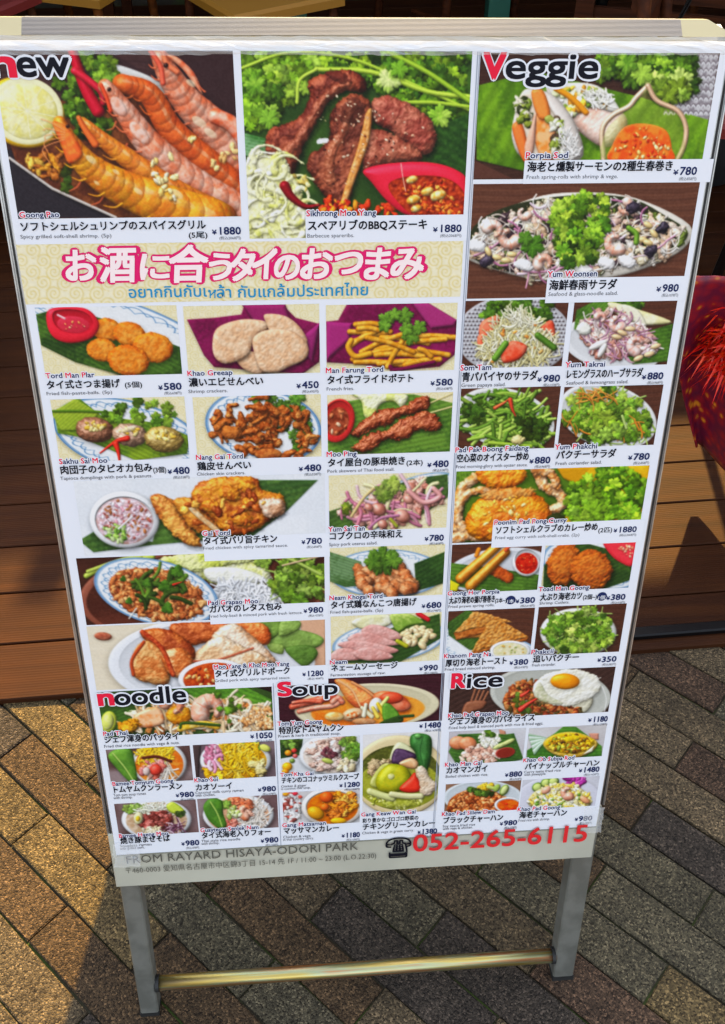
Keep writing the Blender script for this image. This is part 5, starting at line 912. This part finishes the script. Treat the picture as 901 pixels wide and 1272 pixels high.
# ridged top rail: a slanted face with nine grooves
g = MB(); n = 14; prof = []
for i in range(n+1):
    yy = -.0140+.0125*i/n; zz = -.012+.010*i/n; prof += [(yy, zz)]
    if i < n: prof += [(yy+.0125/n*.55, zz+.010/n*.55+.0001), (yy+.0125/n*.6, zz+.010/n*.6-.0007), (yy+.0125/n*.9, zz+.010/n*.9-.0007)]
vs = []
for yy, zz in prof: vs += [loc(.034, yy, zz), loc(.576, yy, zz)]
g.add(vs, [(2*i, 2*i+2, 2*i+3, 2*i+1) for i in range(len(prof)-1)])
g.add([loc(.034, -.014, -.012), loc(.576, -.014, -.012), loc(.576, -.014, -.026), loc(.034, -.014, -.026)], [(0, 1, 2, 3)])
g.build('top_rail', rail_m, board)
for a, b_, c_, d_ in ((.034, .034, -.0035, .010), (.576, .576, .6235, .600)):
    v = [loc(b_, -.0139, -.012), loc(d_, -.0139, -.012), loc(c_, -.0012, -.002), loc(a, -.0012, -.002)]
    v += [(x, y, z-.012) for x, y, z in v]
    MB().add(v, [(0, 1, 2, 3), (7, 6, 5, 4), (0, 4, 5, 1), (1, 5, 6, 2), (2, 6, 7, 3), (3, 7, 4, 0)]).build('corner_cap', capm, board)
for x0, x1, yb in ((-.0020, .0235, 1.2660), (.5955, .6255, 1.2510)):
    lg = lbox(MB(), x0, .9, x1, yb-.010, -.036, -.0115, bev=.002).build('leg', alu_side, board)
    lbox(MB(), x0-.0006, yb-.012, x1+.0006, yb, -.0368, -.0108).build('rubber_foot', blackm, lg)
# yellow passivated cross bar
zm = bpy.data.materials.new('iridescent_zinc'); zm.use_nodes = True; t = zm.node_tree; b = t.nodes['Principled BSDF']; b.inputs['Metallic'].default_value = .9; b.inputs['Roughness'].default_value = .36
tc = t.nodes.new('ShaderNodeTexCoord'); mp = t.nodes.new('ShaderNodeMapping'); mp.inputs['Scale'].default_value = (2.5, 60, 60); n_ = t.nodes.new('ShaderNodeTexNoise'); n_.inputs['Scale'].default_value = 1.6; n_.inputs['Detail'].default_value = 4
r = t.nodes.new('ShaderNodeValToRGB'); e = r.color_ramp.elements; e[0].position = .3; e[0].color = (*lin('94805c'), 1); e[1].position = .7; e[1].color = (*lin('a8925c'), 1)
for p, cc in ((.42, 'c8b060'), (.5, 'b0b890'), (.58, 'c88c60')): e.new(p).color = (*lin(cc), 1)
t.links.new(tc.outputs['Object'], mp.inputs[0]); t.links.new(mp.outputs[0], n_.inputs['Vector']); t.links.new(n_.outputs[0], r.inputs[0]); t.links.new(r.outputs[0], b.inputs['Base Color'])
cb = MB().tube([loc(.024, 1.201, -.020), loc(.596, 1.201, -.020)], .0102, 24).build('crossbar', zm, board, smooth=True)
for x in (.0236, .5905): MB().tube([loc(x, 1.201, -.020), loc(x+.005, 1.201, -.020)], .0118, 20).build('bushing', blackm, cb)
# rear frame that props the sign up
rear = MB(); ra = math.radians(25.5); RM = Matrix.Translation(Vector(loc(.31, -.004, -.030))) @ Matrix.Rotation(ra, 4, 'X')
def rbox(g, x0, y0, x1, y1, z0, z1): g.box((x0, -y1, z0), (x1, -y0, z1), mx=RM)
g = MB(); rbox(g, -.3135, .0, .3135, .93, -.012, 0); g.build('rear_panel', mat('rear_panel', 'd0d4d8', .6), board)
for x0, x1 in ((-.3135, -.287), (.287, .3135)):
    g = MB(); rbox(g, x0, .93, x1, 1.205, -.03, 0); g.build('rear_leg', alu_side, board)
# poster sheet
paper = mat('coated_paper', 'd6dae2', .42, spec=.25, coat=0, bump=(7, .25, .004))
g = MB(); nx, ny = 24, 36; vs = []; 
def relief(x, y): return .0006*math.sin(x*19+y*3)*math.sin(y*5)
for j in range(ny+1):
    for i in range(nx+1):
        x = .0035+(.6165-.0035)*i/nx; y = .002+(.921-.002)*j/ny; vs.append(loc(x, y, .0002))
g.add(vs, [(j*(nx+1)+i, (j+1)*(nx+1)+i, (j+1)*(nx+1)+i+1, j*(nx+1)+i+1) for j in range(ny) for i in range(nx)])
poster = g.build('poster', paper, board)
# inks
INK = {'k': mat('ink_black', '14151f', .5, spec=.08), 'n': mat('ink_navy', '1f2a55', .5, spec=.08), 'r': mat('ink_red', 'd8203c', .5, spec=.08), 'w': mat('ink_white', 'd7dbe3', .5, spec=.08), 'p': mat('ink_pink', 'd41f66', .5, spec=.08),
       'b': mat('ink_blue', '1f87b8', .5, spec=.08), 'g': mat('ink_grey', '4a4c55', .45), 'l': mat('line_grey', '8f98a8', .5), 'f': mat('ink_footer', '4f4f48', .5), 'c': mat('ink_pale', 'e9d8d8', .45), 's': mat('ink_scarlet', 'd01a22', .5)}
IK = list(INK); TEXTS = []
tmp = bpy.data.collections.new('tmp_text'); COL.children.link(tmp)
def T(dest, s, x0, y, x1, em, ink='k', off=.012, z=.0009, red=False, right=False, shear=0., xs=1., z2=None):
    """lettering with its baseline from (x0,y) to x1 (None = natural width); em = letter size in view units"""
    cu = bpy.data.curves.new('txt', 'FONT'); cu.body = s; cu.size = 1; cu.resolution_u = 4 if em > 16 and ink != 'f' else 2; cu.fill_mode = 'FRONT'; cu.shear = shear
    for k in IK: cu.materials.append(INK[k])
    for i, ch in enumerate(s):
        cu.body_format[i].material_index = IK.index('r') if red and (ch.isupper() or i == 0 or s[i-1] == ' ') and ch.isalpha() else IK.index(ink)
    o = bpy.data.objects.new('txt', cu); tmp.objects.link(o); TEXTS.append((dest, o, x0, y, x1, em, z, off, xs))
PRICES = []
def cap(lat, jp, en, y, x0, x1, jem, price, px0, px1, py, pem, latx=None, enx=None, laty=None, eny=None, extra=None, lx=None, ex=None, ly2=None):
    d = {'name': lat}
    lem = jem*.76
    laty = laty if laty is not None else y-jem*1.02; eny = eny if eny is not None else y+jem*.70
    lx = x0-2 if lx is None else lx
    laty -= jem*.08; T(d, lat, lx, laty, latx, lem, 'w', .13, .0005); T(d, lat, lx, laty, latx, lem, 'n', .022, .0007, red=True)
    if jp: T(d, jp, x0, y, x1, jem*.96, 'w', .09, .0005); T(d, jp, x0, y, x1, jem*.96, 'k', .028, .0009)
    for i, q in enumerate(en.split('|')): T(d, q, (ex or x0-1), eny+i*jem*.36, (enx if i == 0 else None), jem*.50, 'g', .0, .0007)
    if extra: T(d, extra[0], extra[1], (y-jem*.1 if lat[:4] != 'Goon' or jem < 12 else y+9), extra[2], jem*.7, 'k', .014, .0007)
    T(d, '¥', px0, py, px0+pem*.42, pem*.62, 'n', .028, .0007); T(d, str(price), px0+pem*.58+(pem*.18 if price > 999 else 0), py, px1, pem, 'n', .028, .0007)
    T(d, '(税込%d円)' % int(price*1.1+.001), px0+(px1-px0)*.25, py+pem*.48, px1, pem*.36, 'g', .0, .0007)
    return d
CAPS = [
 cap('Goong Pao', 'ソフトシェルシュリンプのスパイスグリル', 'Spicy grilled soft-shell shrimp. (5p)', 286, 27, 256, 13, 1880, 264, 299.5, 291, 13, 74, 139, 271, 296, extra=('(5尾)', 235, 258)),
 cap('Sikhrong Moo Yang', 'スペアリブのBBQステーキ', 'Barbecue spareribs.', 285, 383, 530, 14, 1880, 538, 573, 288, 13, 467, 440, 269.5, 295),
 cap('Porpia Sod', '海老と燻製サーモンの2種生春巻き', 'Fresh spring-rolls with shrimp & vege.', 212, 655, 834, 14, 780, 836, 864.6, 217, 14, 705, 767, 197.5, 222),
 cap('Yum Woonsen', '海鮮春雨サラダ', 'Seafood & glass-noodle salad.', 359, 682, 765, 14, 980, 815, 842, 362, 13, 741, 767, 345, 367.5),
 cap('Tord Man Plar', 'タイ式さつま揚げ', 'Fried fish-paste-balls. (5p)', 482, 59.5, 150, 12, 580, 197.4, 226, 484, 12, 118, 140, 470.5, 490.7, extra=('(5個)', 155.7, 177)),
 cap('Khao Greeap', '濃いエビせんべい', 'Shrimp crackers.', 479, 235.4, 327, 12, 450, 368.7, 396, 482, 12, 289, 283, 467.5, 488),
 cap('Man Farung Tord', 'タイ式フライドポテト', 'French fries.', 476, 407, 513, 12, 580, 535, 562, 478.6, 11.5, 476, 440, 464, 485),
 cap('Sakhu Sai Moo', '肉団子のタピオカ包み', 'Tapioca dumplings with pork & peanuts.', 587.7, 76.4, 190, 12, 480, 209, 236, 588.5, 12, 134, 190, 577, 596, extra=('(3個)', 191, 207)),
 cap('Nang Gai Tord', '鶏皮せんべい', 'Chicken skin crackers.', 583, 246, 312, 11.5, 480, 371.6, 399, 585, 11.5, 302, 305, 571.7, 590.6),
 cap('Moo Ping', 'タイ屋台の豚串焼き', 'Pork skewers of Thai food stall.', 578.6, 408, 502.5, 11.5, 480, 531, 557, 580, 11.5, 443, 490, 568, 587, extra=('(2本)', 505, 525)),
 cap('Som Tam', '青パパイヤのサラダ', 'Green papaya salad.', 472.6, 574, 667, 13, 980, 667.6, 695, 474, 12, 610, 628, 461, 480.6),
 cap('Yum Takrai', 'レモングラスのハーブサラダ', 'Seafood & lemongrass salad.', 469, 704, 797, 12.5, 880, 797, 823, 471, 12, 751, 780, 457, 477.6),
 cap('Pad Pak Boong Faidang', '空心菜のオイスター炒め', 'Fried morning-glory with oyster sauce.', 573, 567.7, 656, 11.5, 880, 657.6, 683, 575.5, 11.5, 656, 655, 562.5, 581.5),
 cap('Yum Phakchi', 'パクチーサラダ', 'Fresh coriander salad.', 569, 691, 764, 12, 780, 780, 806, 571, 11.5, 741, 747, 559, 577.5),
 cap('Poonim Pad Pong Curry', 'ソフトシェルクラブのカレー炒め', 'Fried egg curry with soft-shell-crabs. (2p)', 662, 616, 741, 10.5, 1880, 762, 790, 661, 10, 703, 719, 652.4, 669.5, extra=('(2匹)', 743, 760)),
 cap('Goong Hor Porpia', '大ぶり海老の揚げ春巻き', 'Fried prawn spring rolls.', 749, 558, 614, 9.5, 380, 640.5, 664, 749, 10, 620, 614, 740, 755, extra=('(2本~)', 615, 629)),
 cap('Toad Man Goong', '大ぶり海老カツ', 'Shrimp Cutlets.', 745, 671, 722, 10, 380, 753, 776, 745, 10, 731, 707, 735, 750.7, extra=('(2個~)', 724, 741)),
 cap('Khanom Pang Na', '厚切り海老トースト', 'Fried bread minced shrimp.', 827, 553.6, 628.5, 10, 380, 633, 655.5, 825.6, 9.5, 610, 615, 818, 833),
 cap('Phakcii', '追いパクチー', 'Fresh coriander.', 821.7, 662, 718, 10, 350, 742, 765, 822, 9.5, 687, 690, 813, 827.7),
 cap('Gai Tord', 'タイ式パリ旨チキン', 'Fried chicken with spicy tamarind sauce.', 675.5, 254, 344.5, 11, 780, 375, 400, 675.5, 10.5, 286, 358, 666, 682.5),
 cap('Pad Grapao Moo', 'ガパオのレタス包み', 'Fried holy-basil & minced pork with fresh lettuce.', 760, 261, 350, 10.5, 980, 377.5, 401.6, 761, 10, 321, 376, 752, 767),
 cap('Moo Yang & Kho Moo Yang', 'タイ式グリルドポーク', 'Grilled pork with spicy tamarind sauce.', 840, 268, 360, 10, 1280, 376, 402, 839.6, 9.5, 359.5, 361, 831.5, 847),
 cap('Yum Sai Tan', 'コブクロの辛味和え', 'Spicy pork uterus salad.', 669.6, 410, 499.6, 11, 780, 527.7, 551, 671.6, 10.5, 453, 469, 661, 678),
 cap('Neam Khogai Tord', 'タイ式鶏なんこつ唐揚げ', 'Fried fish-paste-balls. (5p)', 755, 411.5, 517, 10.5, 680, 524, 548, 755, 10, 475, 476, 746, 762),
 cap('Neam', 'ネェームソーセージ', 'Fermentation sausage of raw.', 832.7, 412, 493.5, 9.5, 990, 521, 543.6, 832.7, 9.5, 431, 479, 825.6, 840),
 cap('Pad Thai', 'シェフ渾身のパッタイ', 'Fried thai rice noodle with vege & nuts.', 922, 131, 223, 10, 1050, 311.5, 338.7, 917, 10, 159, 224, 914.5, 928.5),
 cap('Bamee Tomyum Goong', 'トムヤムクンラーメン', 'Tom yum soup ramen|with shrimp.', 983.7, 142.4, 227, 9.5, 980, 219, 241.4, 990, 9, 216, 182, 976.5, 989),
 cap('Khao Soi', 'カオソーイ', 'Coconut milk curry ramen|with chicken.', 981, 244, 288.5, 9.5, 980, 321, 343, 983, 9, 271, 303, 972, 986),
 cap('Bamee Haeng Moo', '焼き豚まぜそば', 'Soupless ramen|with grilled pork.', 1047, 150.5, 212, 9, 980, 226, 248, 1050, 9, 209.7, 189, 1041, 1052),
 cap('Guayteow Senlek Nam', 'タイ式海老入りフォー', 'Thai style rice noodle|with shrimp.', 1040.5, 251.5, 336.6, 9, 980, 324.5, 346, 1046.5, 9, 321.6, 299, 1034, 1046),
 cap('Tom Yum Goong', '特別なトムヤムクン', 'Prawn & herb in traditional soup.', 910.6, 347, 426.7, 10, 1480, 521, 547.6, 904, 9.5, 400, 423, 902, 916),
 cap('Tom Kha Gai', 'チキンのココナッツミルクスープ', 'Chicken & ginger|in coconut milk soup.', 972, 350.5, 445.7, 8.5, 1280, 422, 447, 977.5, 8.5, 389.6, 381, 965, 978),
 cap('Gang Matsaman', 'マッサマンカレー', 'Chicken & vege|in thai country curry.', 1034.8, 353, 421, 9, 1180, 424.7, 447, 1040, 8.5, 404.7, 386, 1027.8, 1041),
 cap('Gang Keaw Wan Gai', 'チキングリーンカレー', 'Chicken & vege in green curry.', 1030, 451, 539.8, 9, 1380, 518.8, 542.7, 1035.5, 8.5, 516, 514, 1014.5, 1036),
 cap('Khao Pad Grapao Moo', 'シェフ渾身のガパオライス', 'Fried holy basil & minced pork with rice & fried eggs.', 899.5, 558.6, 663, 10, 1180, 730.5, 754, 896.5, 9.5, 631, 674, 892, 905.6),
 cap('Khao Man Gai', 'カオマンガイ', 'Boiled chicken with rice.', 960, 554.7, 604.7, 9.5, 880, 627.4, 648, 964.6, 9, 598, 606, 952.7, 966),
 cap('Khao Ob Subpa Rod', 'パイナップルチャーハン', 'Curry taste fried rice|with pineapple.', 955, 652, 743, 9, 1480, 719, 743.8, 959, 9, 712.6, 696, 947, 960.3),
 cap('Khao Pad Siiiew Dam', 'ブラックチャーハン', 'Soy sauce fried rice|with vege & chicken.', 1022, 551, 624, 9, 980, 621, 641.8, 1025, 8.5, 614, 590, 1014, 1027.5),
 cap('Khao Pad Goong', '海老チャーハン', 'Fried rice with shrimp.', 1015.3, 645, 703, 9, 980, 714, 735, 1019.5, 8.5, 695, 682.5, 1008, 1020.5),
]
T(CAPS[33], '彩り豊かなゴロゴロ野菜の', 450.4, 1021.5, 519.5, 6, 'k', .016, .0007)
for c_, x, y in ((15, 634, 746), (16, 747, 741.5)):
    T(CAPS[c_], '●', x-6, y+4.4, x+6, 14, 'n', 0, .0007); T(CAPS[c_], '1本' if c_ == 15 else '1個', x-4, y+2.2, x+4, 5.4, 'w', .01, .0011)
def section(s, x0, y, x1, em, red=1):
    d = {'name': s, 'head': 1}
    for k in range(2):
        T(d, s[:1], x0, y, None, em, 'w' if k == 0 else 'r', .085 if k == 0 else 0.03, .0010+k*.0003)
    return d
HEADS = []
for s, x0, xa, xb, x1, y, em in (('new', -9, 21, 24, 88, 94.5, 50), ('Veggie', 600, 626, 628, 741, 97, 45), ('noodle', 124, 142, 144, 232, 875, 29), ('Soup', 346, 362, 364, 419, 863.5, 24), ('Rice', 561, 577, 580, 623, 853.5, 25)):
    d = {'name': s}; HEADS.append(d)
    for ink, ink2, off, z in (('w', 'w', .085, .0011), ('r', 'k', .024, .0014)):
        gx = em*(off-.022)*.3
        T(d, s[0], x0-gx, y, xa+gx, em, ink, off if z < .0013 else .045, z+.0002*(z > .0013)); T(d, s[1:], xb-gx, y, x1+gx, em, ink2, off, z)
hl = {'name': 'headline'}
for i, (s, x0, x1, y, em) in enumerate((('お', 84, 122, 346, 43), ('酒', 126, 172, 346, 46), ('に', 176, 212, 345, 38), ('合', 213, 260, 346, 48), ('う', 262, 288, 345, 38), ('タ', 288, 318, 346, 44), ('イ', 315, 345, 344, 44), ('の', 342, 372, 345, 38), ('お', 374, 413, 344, 43), ('つ', 417, 450, 340, 40), ('ま', 453, 484, 344, 44), ('み', 486, 525, 343, 44))):
    T(hl, s, x0-3, y, x1+3, em, 'p', .085, .0008, shear=.12); T(hl, s, x0, y, x1, em, 'c', .035, .0012, shear=.12)
T(hl, 'อยากกินกับเ', 161, 369.5, 257.5, 19, 'b', .012, .0010); T(hl, 'ล้า กับแกล้มประเทศไทย', 270, 369.5, 457, 19, 'b', .012, .0010)
def strokes(d, x0, yb, em, segs, w, ink, z):        # one Thai letter drawn from pen strokes (the font's outline of it is faulty)
    V, F = [], []
    for q, (a, b_) in enumerate(segs):
        ax, ay = plane(x0+a[0]*em, yb-a[1]*em); bx, by = plane(x0+b_[0]*em, yb-b_[1]*em); dx, dy = bx-ax, by-ay; L_ = math.hypot(dx, dy); k = w*em*.00062; nx, ny = -dy/L_*k/2, dx/L_*k/2; n = len(V); ex, ey = dx/L_*k*.3, dy/L_*k*.3
        V += [(x-Wm/2, LL-y, z+q*1e-5) for x, y in ((ax+nx-ex, ay+ny-ey), (ax-nx-ex, ay-ny-ey), (bx-nx+ex, by-ny+ey), (bx+nx+ex, by+ny+ey))]; F += [(n, n+1, n+2), (n, n+2, n+3)]
    d.setdefault('V', []).append(np.array(V)); d.setdefault('F', []).append(np.array(F)); d.setdefault('M', []).append(np.full(len(F), IK.index(ink), np.int32))
def ring_(cx, cy, r): return [((cx+r*math.cos(a*.785), cy+r*math.sin(a*.785)), (cx+r*math.cos((a+1)*.785), cy+r*math.sin((a+1)*.785))) for a in range(8)]
strokes(hl, 258.5, 369.5, 19, ring_(.10, .44, .055)+[((.155, .44), (.155, 0)), ((.155, .13), (.42, .40))]+ring_(.46, .45, .055)+[((.455, .39), (.455, 0))], .085, 'b', .0010)
foot = {'name': 'footer'}
T(foot, 'FROM RAYARD HISAYA-ODORI PARK', 158, 1072, 445, 14, 'f', .0, .0013)
T(foot, '〒460-0003 愛知県名古屋市中区錦3丁目 15-14 先 1F / 11:00 ~ 23:00 (L.O.22:30)', 157, 1084, 467, 8.6, 'f', .0, .0013)
T(foot, '052-265-6115', 513, 1056, 725, 29, 's', .016, .0024)
T(foot, '\u260e', 479, 1061, 510, 24, 'k', .02, .0016)
bpy.context.view_layer.update(); DG = bpy.context.evaluated_depsgraph_get()
def sy(x, y): return plane(x, y+1)[1]-plane(x, y)[1]
for dest, o, x0, y, x1, em, z, off, xs in TEXTS:
    me = bpy.data.meshes.new_from_object(o.evaluated_get(DG)); n = len(me.vertices)
    if n == 0: continue
    v = np.empty(n*3, np.float32); me.vertices.foreach_get('co', v); v = v.reshape(-1, 3)
    k = sy(x0, y)*em; px0, py = plane(x0, y)
    if x1 is None: sxk = plane(x0+1, y)[0]-px0; sxk = sxk*em
    else:
        px1, py1 = plane(x1, y); sxk = (px1-px0)/max(1e-6, v[:, 0].max()-v[:, 0].min())
    X = px0+(v[:, 0]-v[:, 0].min())*sxk; Y = py-v[:, 1]*k
    me.calc_loop_triangles(); nt = len(me.loop_triangles); tv = np.empty(nt*3, np.int32); me.loop_triangles.foreach_get('vertices', tv)
    pi = np.empty(nt, np.int32); me.loop_triangles.foreach_get('polygon_index', pi); mi = np.empty(len(me.polygons), np.int32); me.polygons.foreach_get('material_index', mi)
    ring = [(0, 0)] if off <= .005 else ([(a*off*.8, b_*off*.8) for a in (-1, 1) for b_ in (-1, 1)] if off <= .05 else [(off*math.cos(a*.5236), off*math.sin(a*.5236)) for a in range(12)]+[(0, 0)])
    for q, (ox, oy) in enumerate(ring):             # stacked sheets of ink thicken the strokes
        dest.setdefault('V', []).append(np.c_[X-Wm/2+ox*k, LL-Y+oy*k, np.full(n, z+q*1e-5)]); dest.setdefault('F', []).append(tv.reshape(-1, 3)); dest.setdefault('M', []).append(mi[pi])
    bpy.data.meshes.remove(me)
for o in list(tmp.objects): cu = o.data; bpy.data.objects.remove(o); bpy.data.curves.remove(cu)
bpy.data.collections.remove(tmp)
def emit_text(d, name, parent, label=None):
    off = 0; V, F = [], []
    for v, f in zip(d['V'], d['F']): V.append(v); F.append(f+off); off += len(v)
    V = np.vstack(V); F = np.vstack(F); Mi = np.concatenate(d['M'])
    me = bpy.data.meshes.new(name); me.from_pydata(V.tolist(), [], F.tolist())
    for k in IK: me.materials.append(INK[k])
    me.polygons.foreach_set('material_index', Mi.astype(np.int32)); me.update()
    o = link(name, me, parent)
    o['kind'] = 'stuff'
    if label: o['label'] = label
    return o
for d in CAPS: emit_text(d, 'dish_caption', poster, 'printed dish name and price: '+d['name'])
for d in HEADS: emit_text(d, 'section_heading', poster, 'printed section heading reading '+d['name'])
# pictures
pmat = bpy.data.materials.new('printed_picture'); pmat.use_nodes = True; t = pmat.node_tree; b = t.nodes['Principled BSDF']; at = t.nodes.new('ShaderNodeVertexColor'); at.layer_name = 'print'
t.links.new(at.outputs[0], b.inputs['Base Color']); b.inputs['Roughness'].default_value = .35; b.inputs['Specular IOR Level'].default_value = .07
def blur(a):
    b_ = a.copy(); b_[1:-1] = (a[:-2]+a[2:]+a[1:-1]*4)/6; c_ = b_.copy(); c_[:, 1:-1] = (b_[:, :-2]+b_[:, 2:]+b_[:, 1:-1]*4)/6; return c_
def picture(c, label, name='food_photo', z=.0004):
    im = blur(c.im); gx = np.clip(im[..., 1]-np.maximum(im[..., 0], im[..., 2]), 0, 255); im[..., 0] += gx*.42; im[..., 1] -= gx*.08
    mu = im.mean(-1, keepdims=True); im = mu+(im-mu)*1.14; im = np.clip(im, 0, 255)/255; im = (im*.6+.4*(im*im*(3-2*im)))**.91*255
    q = nz(im.shape[:2], 2)[..., None]-.5; im = im+q*9
    im = np.clip(im, 4, 250)/255*.98
    L_ = np.where(im <= .04045, im/12.92, ((im+.055)/1.055)**2.4)*.80+.004
    h, w = im.shape[:2]; gx, gy = np.meshgrid(np.linspace(c.x0, c.x1, w), np.linspace(c.y0, c.y1, h))
    co = np.empty((h*w, 3), np.float32); co[:, 0] = (gx-Wm/2).ravel(); co[:, 1] = (LL-gy).ravel(); co[:, 2] = z
    i = np.arange((h-1)*(w-1)); r0 = i//(w-1)*w+i % (w-1); F = np.stack([r0, r0+w, r0+w+1, r0+1], 1).astype(np.int32)
    me = bpy.data.meshes.new(name); me.vertices.add(h*w); me.vertices.foreach_set('co', co.ravel()); me.loops.add(F.size); me.loops.foreach_set('vertex_index', F.ravel()); me.polygons.add(len(F)); me.polygons.foreach_set('loop_start', np.arange(0, F.size, 4, dtype=np.int32)); me.update(calc_edges=True)
    at = me.color_attributes.new('print', 'FLOAT_COLOR', 'POINT'); cc = np.ones((h*w, 4), np.float32); cc[:, :3] = L_.reshape(-1, 3); at.data.foreach_set('color', cc.ravel())
    me.materials.append(pmat); return link(name, me, poster, label=label)
for label, c in DISH: picture(c, label)
bn = Cv((0, 0), 1., [(14, 301), (577, 299), (570.5, 372), (37, 374)], .0009); bn.damask('eee5c4', 'd6c07c', 27.)
bo = picture(bn, 'cream scroll-patterned banner with pink Japanese headline and blue Thai line', 'headline_banner')
bo.parent = board; bo.name = 'headline_banner'
emit_text(hl, 'banner_lettering', bo)
# white caption plates cut into the pictures, column rules
whm = INK['w']
def plate_quad(x0, y0, x1, y1, m='w', z=.00047, name='caption_plate'):
    a = plane(x0, (y0)); b_ = plane(x1, y1); g.add([loc(a[0], a[1], z), loc(a[0], b_[1], z), loc(b_[0], b_[1], z), loc(b_[0], a[1], z)], [(0, 1, 2, 3)], IK.index(m))
for q in ((379.5, 268.5, 580, 299), (652, 199, 882, 226), (680, 345.5, 850, 373), (612.5, 651.5, 797, 673), (252, 667.5, 410, 691), (260, 753.5, 408, 769), (266, 832, 408, 849)):
    g = MB(); plate_quad(*q); g.build('caption_plate', [INK[k] for k in IK], poster)
def vrule(x, y0, y1, w=.0009):
    g = MB(); px = plane(x, (y0+y1)/2)[0]; ya = plane(x, y0)[1]; yb = plane(x, y1)[1]
    g.add([loc(px-w/2, ya, .0005), loc(px-w/2, yb, .0005), loc(px+w/2, yb, .0005), loc(px+w/2, ya, .0005)], [(0, 1, 2, 3)]); g.build('column_rule', INK['l'], poster)
vrule(565.5, 64, 1046); vrule(567.5, 64, 1046, .0006); vrule(344.5, 848, 1056)
emit_text(foot, 'footer_lettering', board, 'footer print with address, hours and a telephone number')
# seam of the sheet over the footer, crumpled clear film, tape
film = bpy.data.materials.new('clear_film'); film.use_nodes = True; t = film.node_tree; b = t.nodes['Principled BSDF']; b.inputs['Base Color'].default_value = (.85, .88, .9, 1); b.inputs['Roughness'].default_value = .12; b.inputs['Alpha'].default_value = .28; b.inputs['Specular IOR Level'].default_value = .9
lbox(MB(), .004, .9205, .6165, .9219, .0003, .0012).build('film_edge', mat('film_edge', '7d7d70', .4), board)
def crumple(name, x0, y0, x1, y1, nx, ny, amp, z, sd=1):
    rr = np.random.default_rng(sd); g = MB(); vs = []
    for j in range(ny+1):
        for i in range(nx+1):
            x = x0+(x1-x0)*i/nx; y = y0+(y1-y0)*j/ny; ed = math.sin(math.pi*j/ny)
            vs.append(loc(x+rr.uniform(-.4, .4)*(x1-x0)/nx, y+rr.uniform(-.3, .3)*(y1-y0)/ny, z+amp*(.15+.85*ed)*rr.random()))
    g.add(vs, [(j*(nx+1)+i, (j+1)*(nx+1)+i, (j+1)*(nx+1)+i+1, j*(nx+1)+i+1) for j in range(ny) for i in range(nx)]); return g.build(name, film, board)
crumple('clear_film', .0, -.0012, .62, .0125, 60, 6, .0034, .0016, 3)
crumple('clear_tape', .0, .899, .032, .941, 8, 9, .002, .0018, 4); crumple('clear_tape', .596, .886, .623, .932, 9, 9, .0016, .0008, 5)
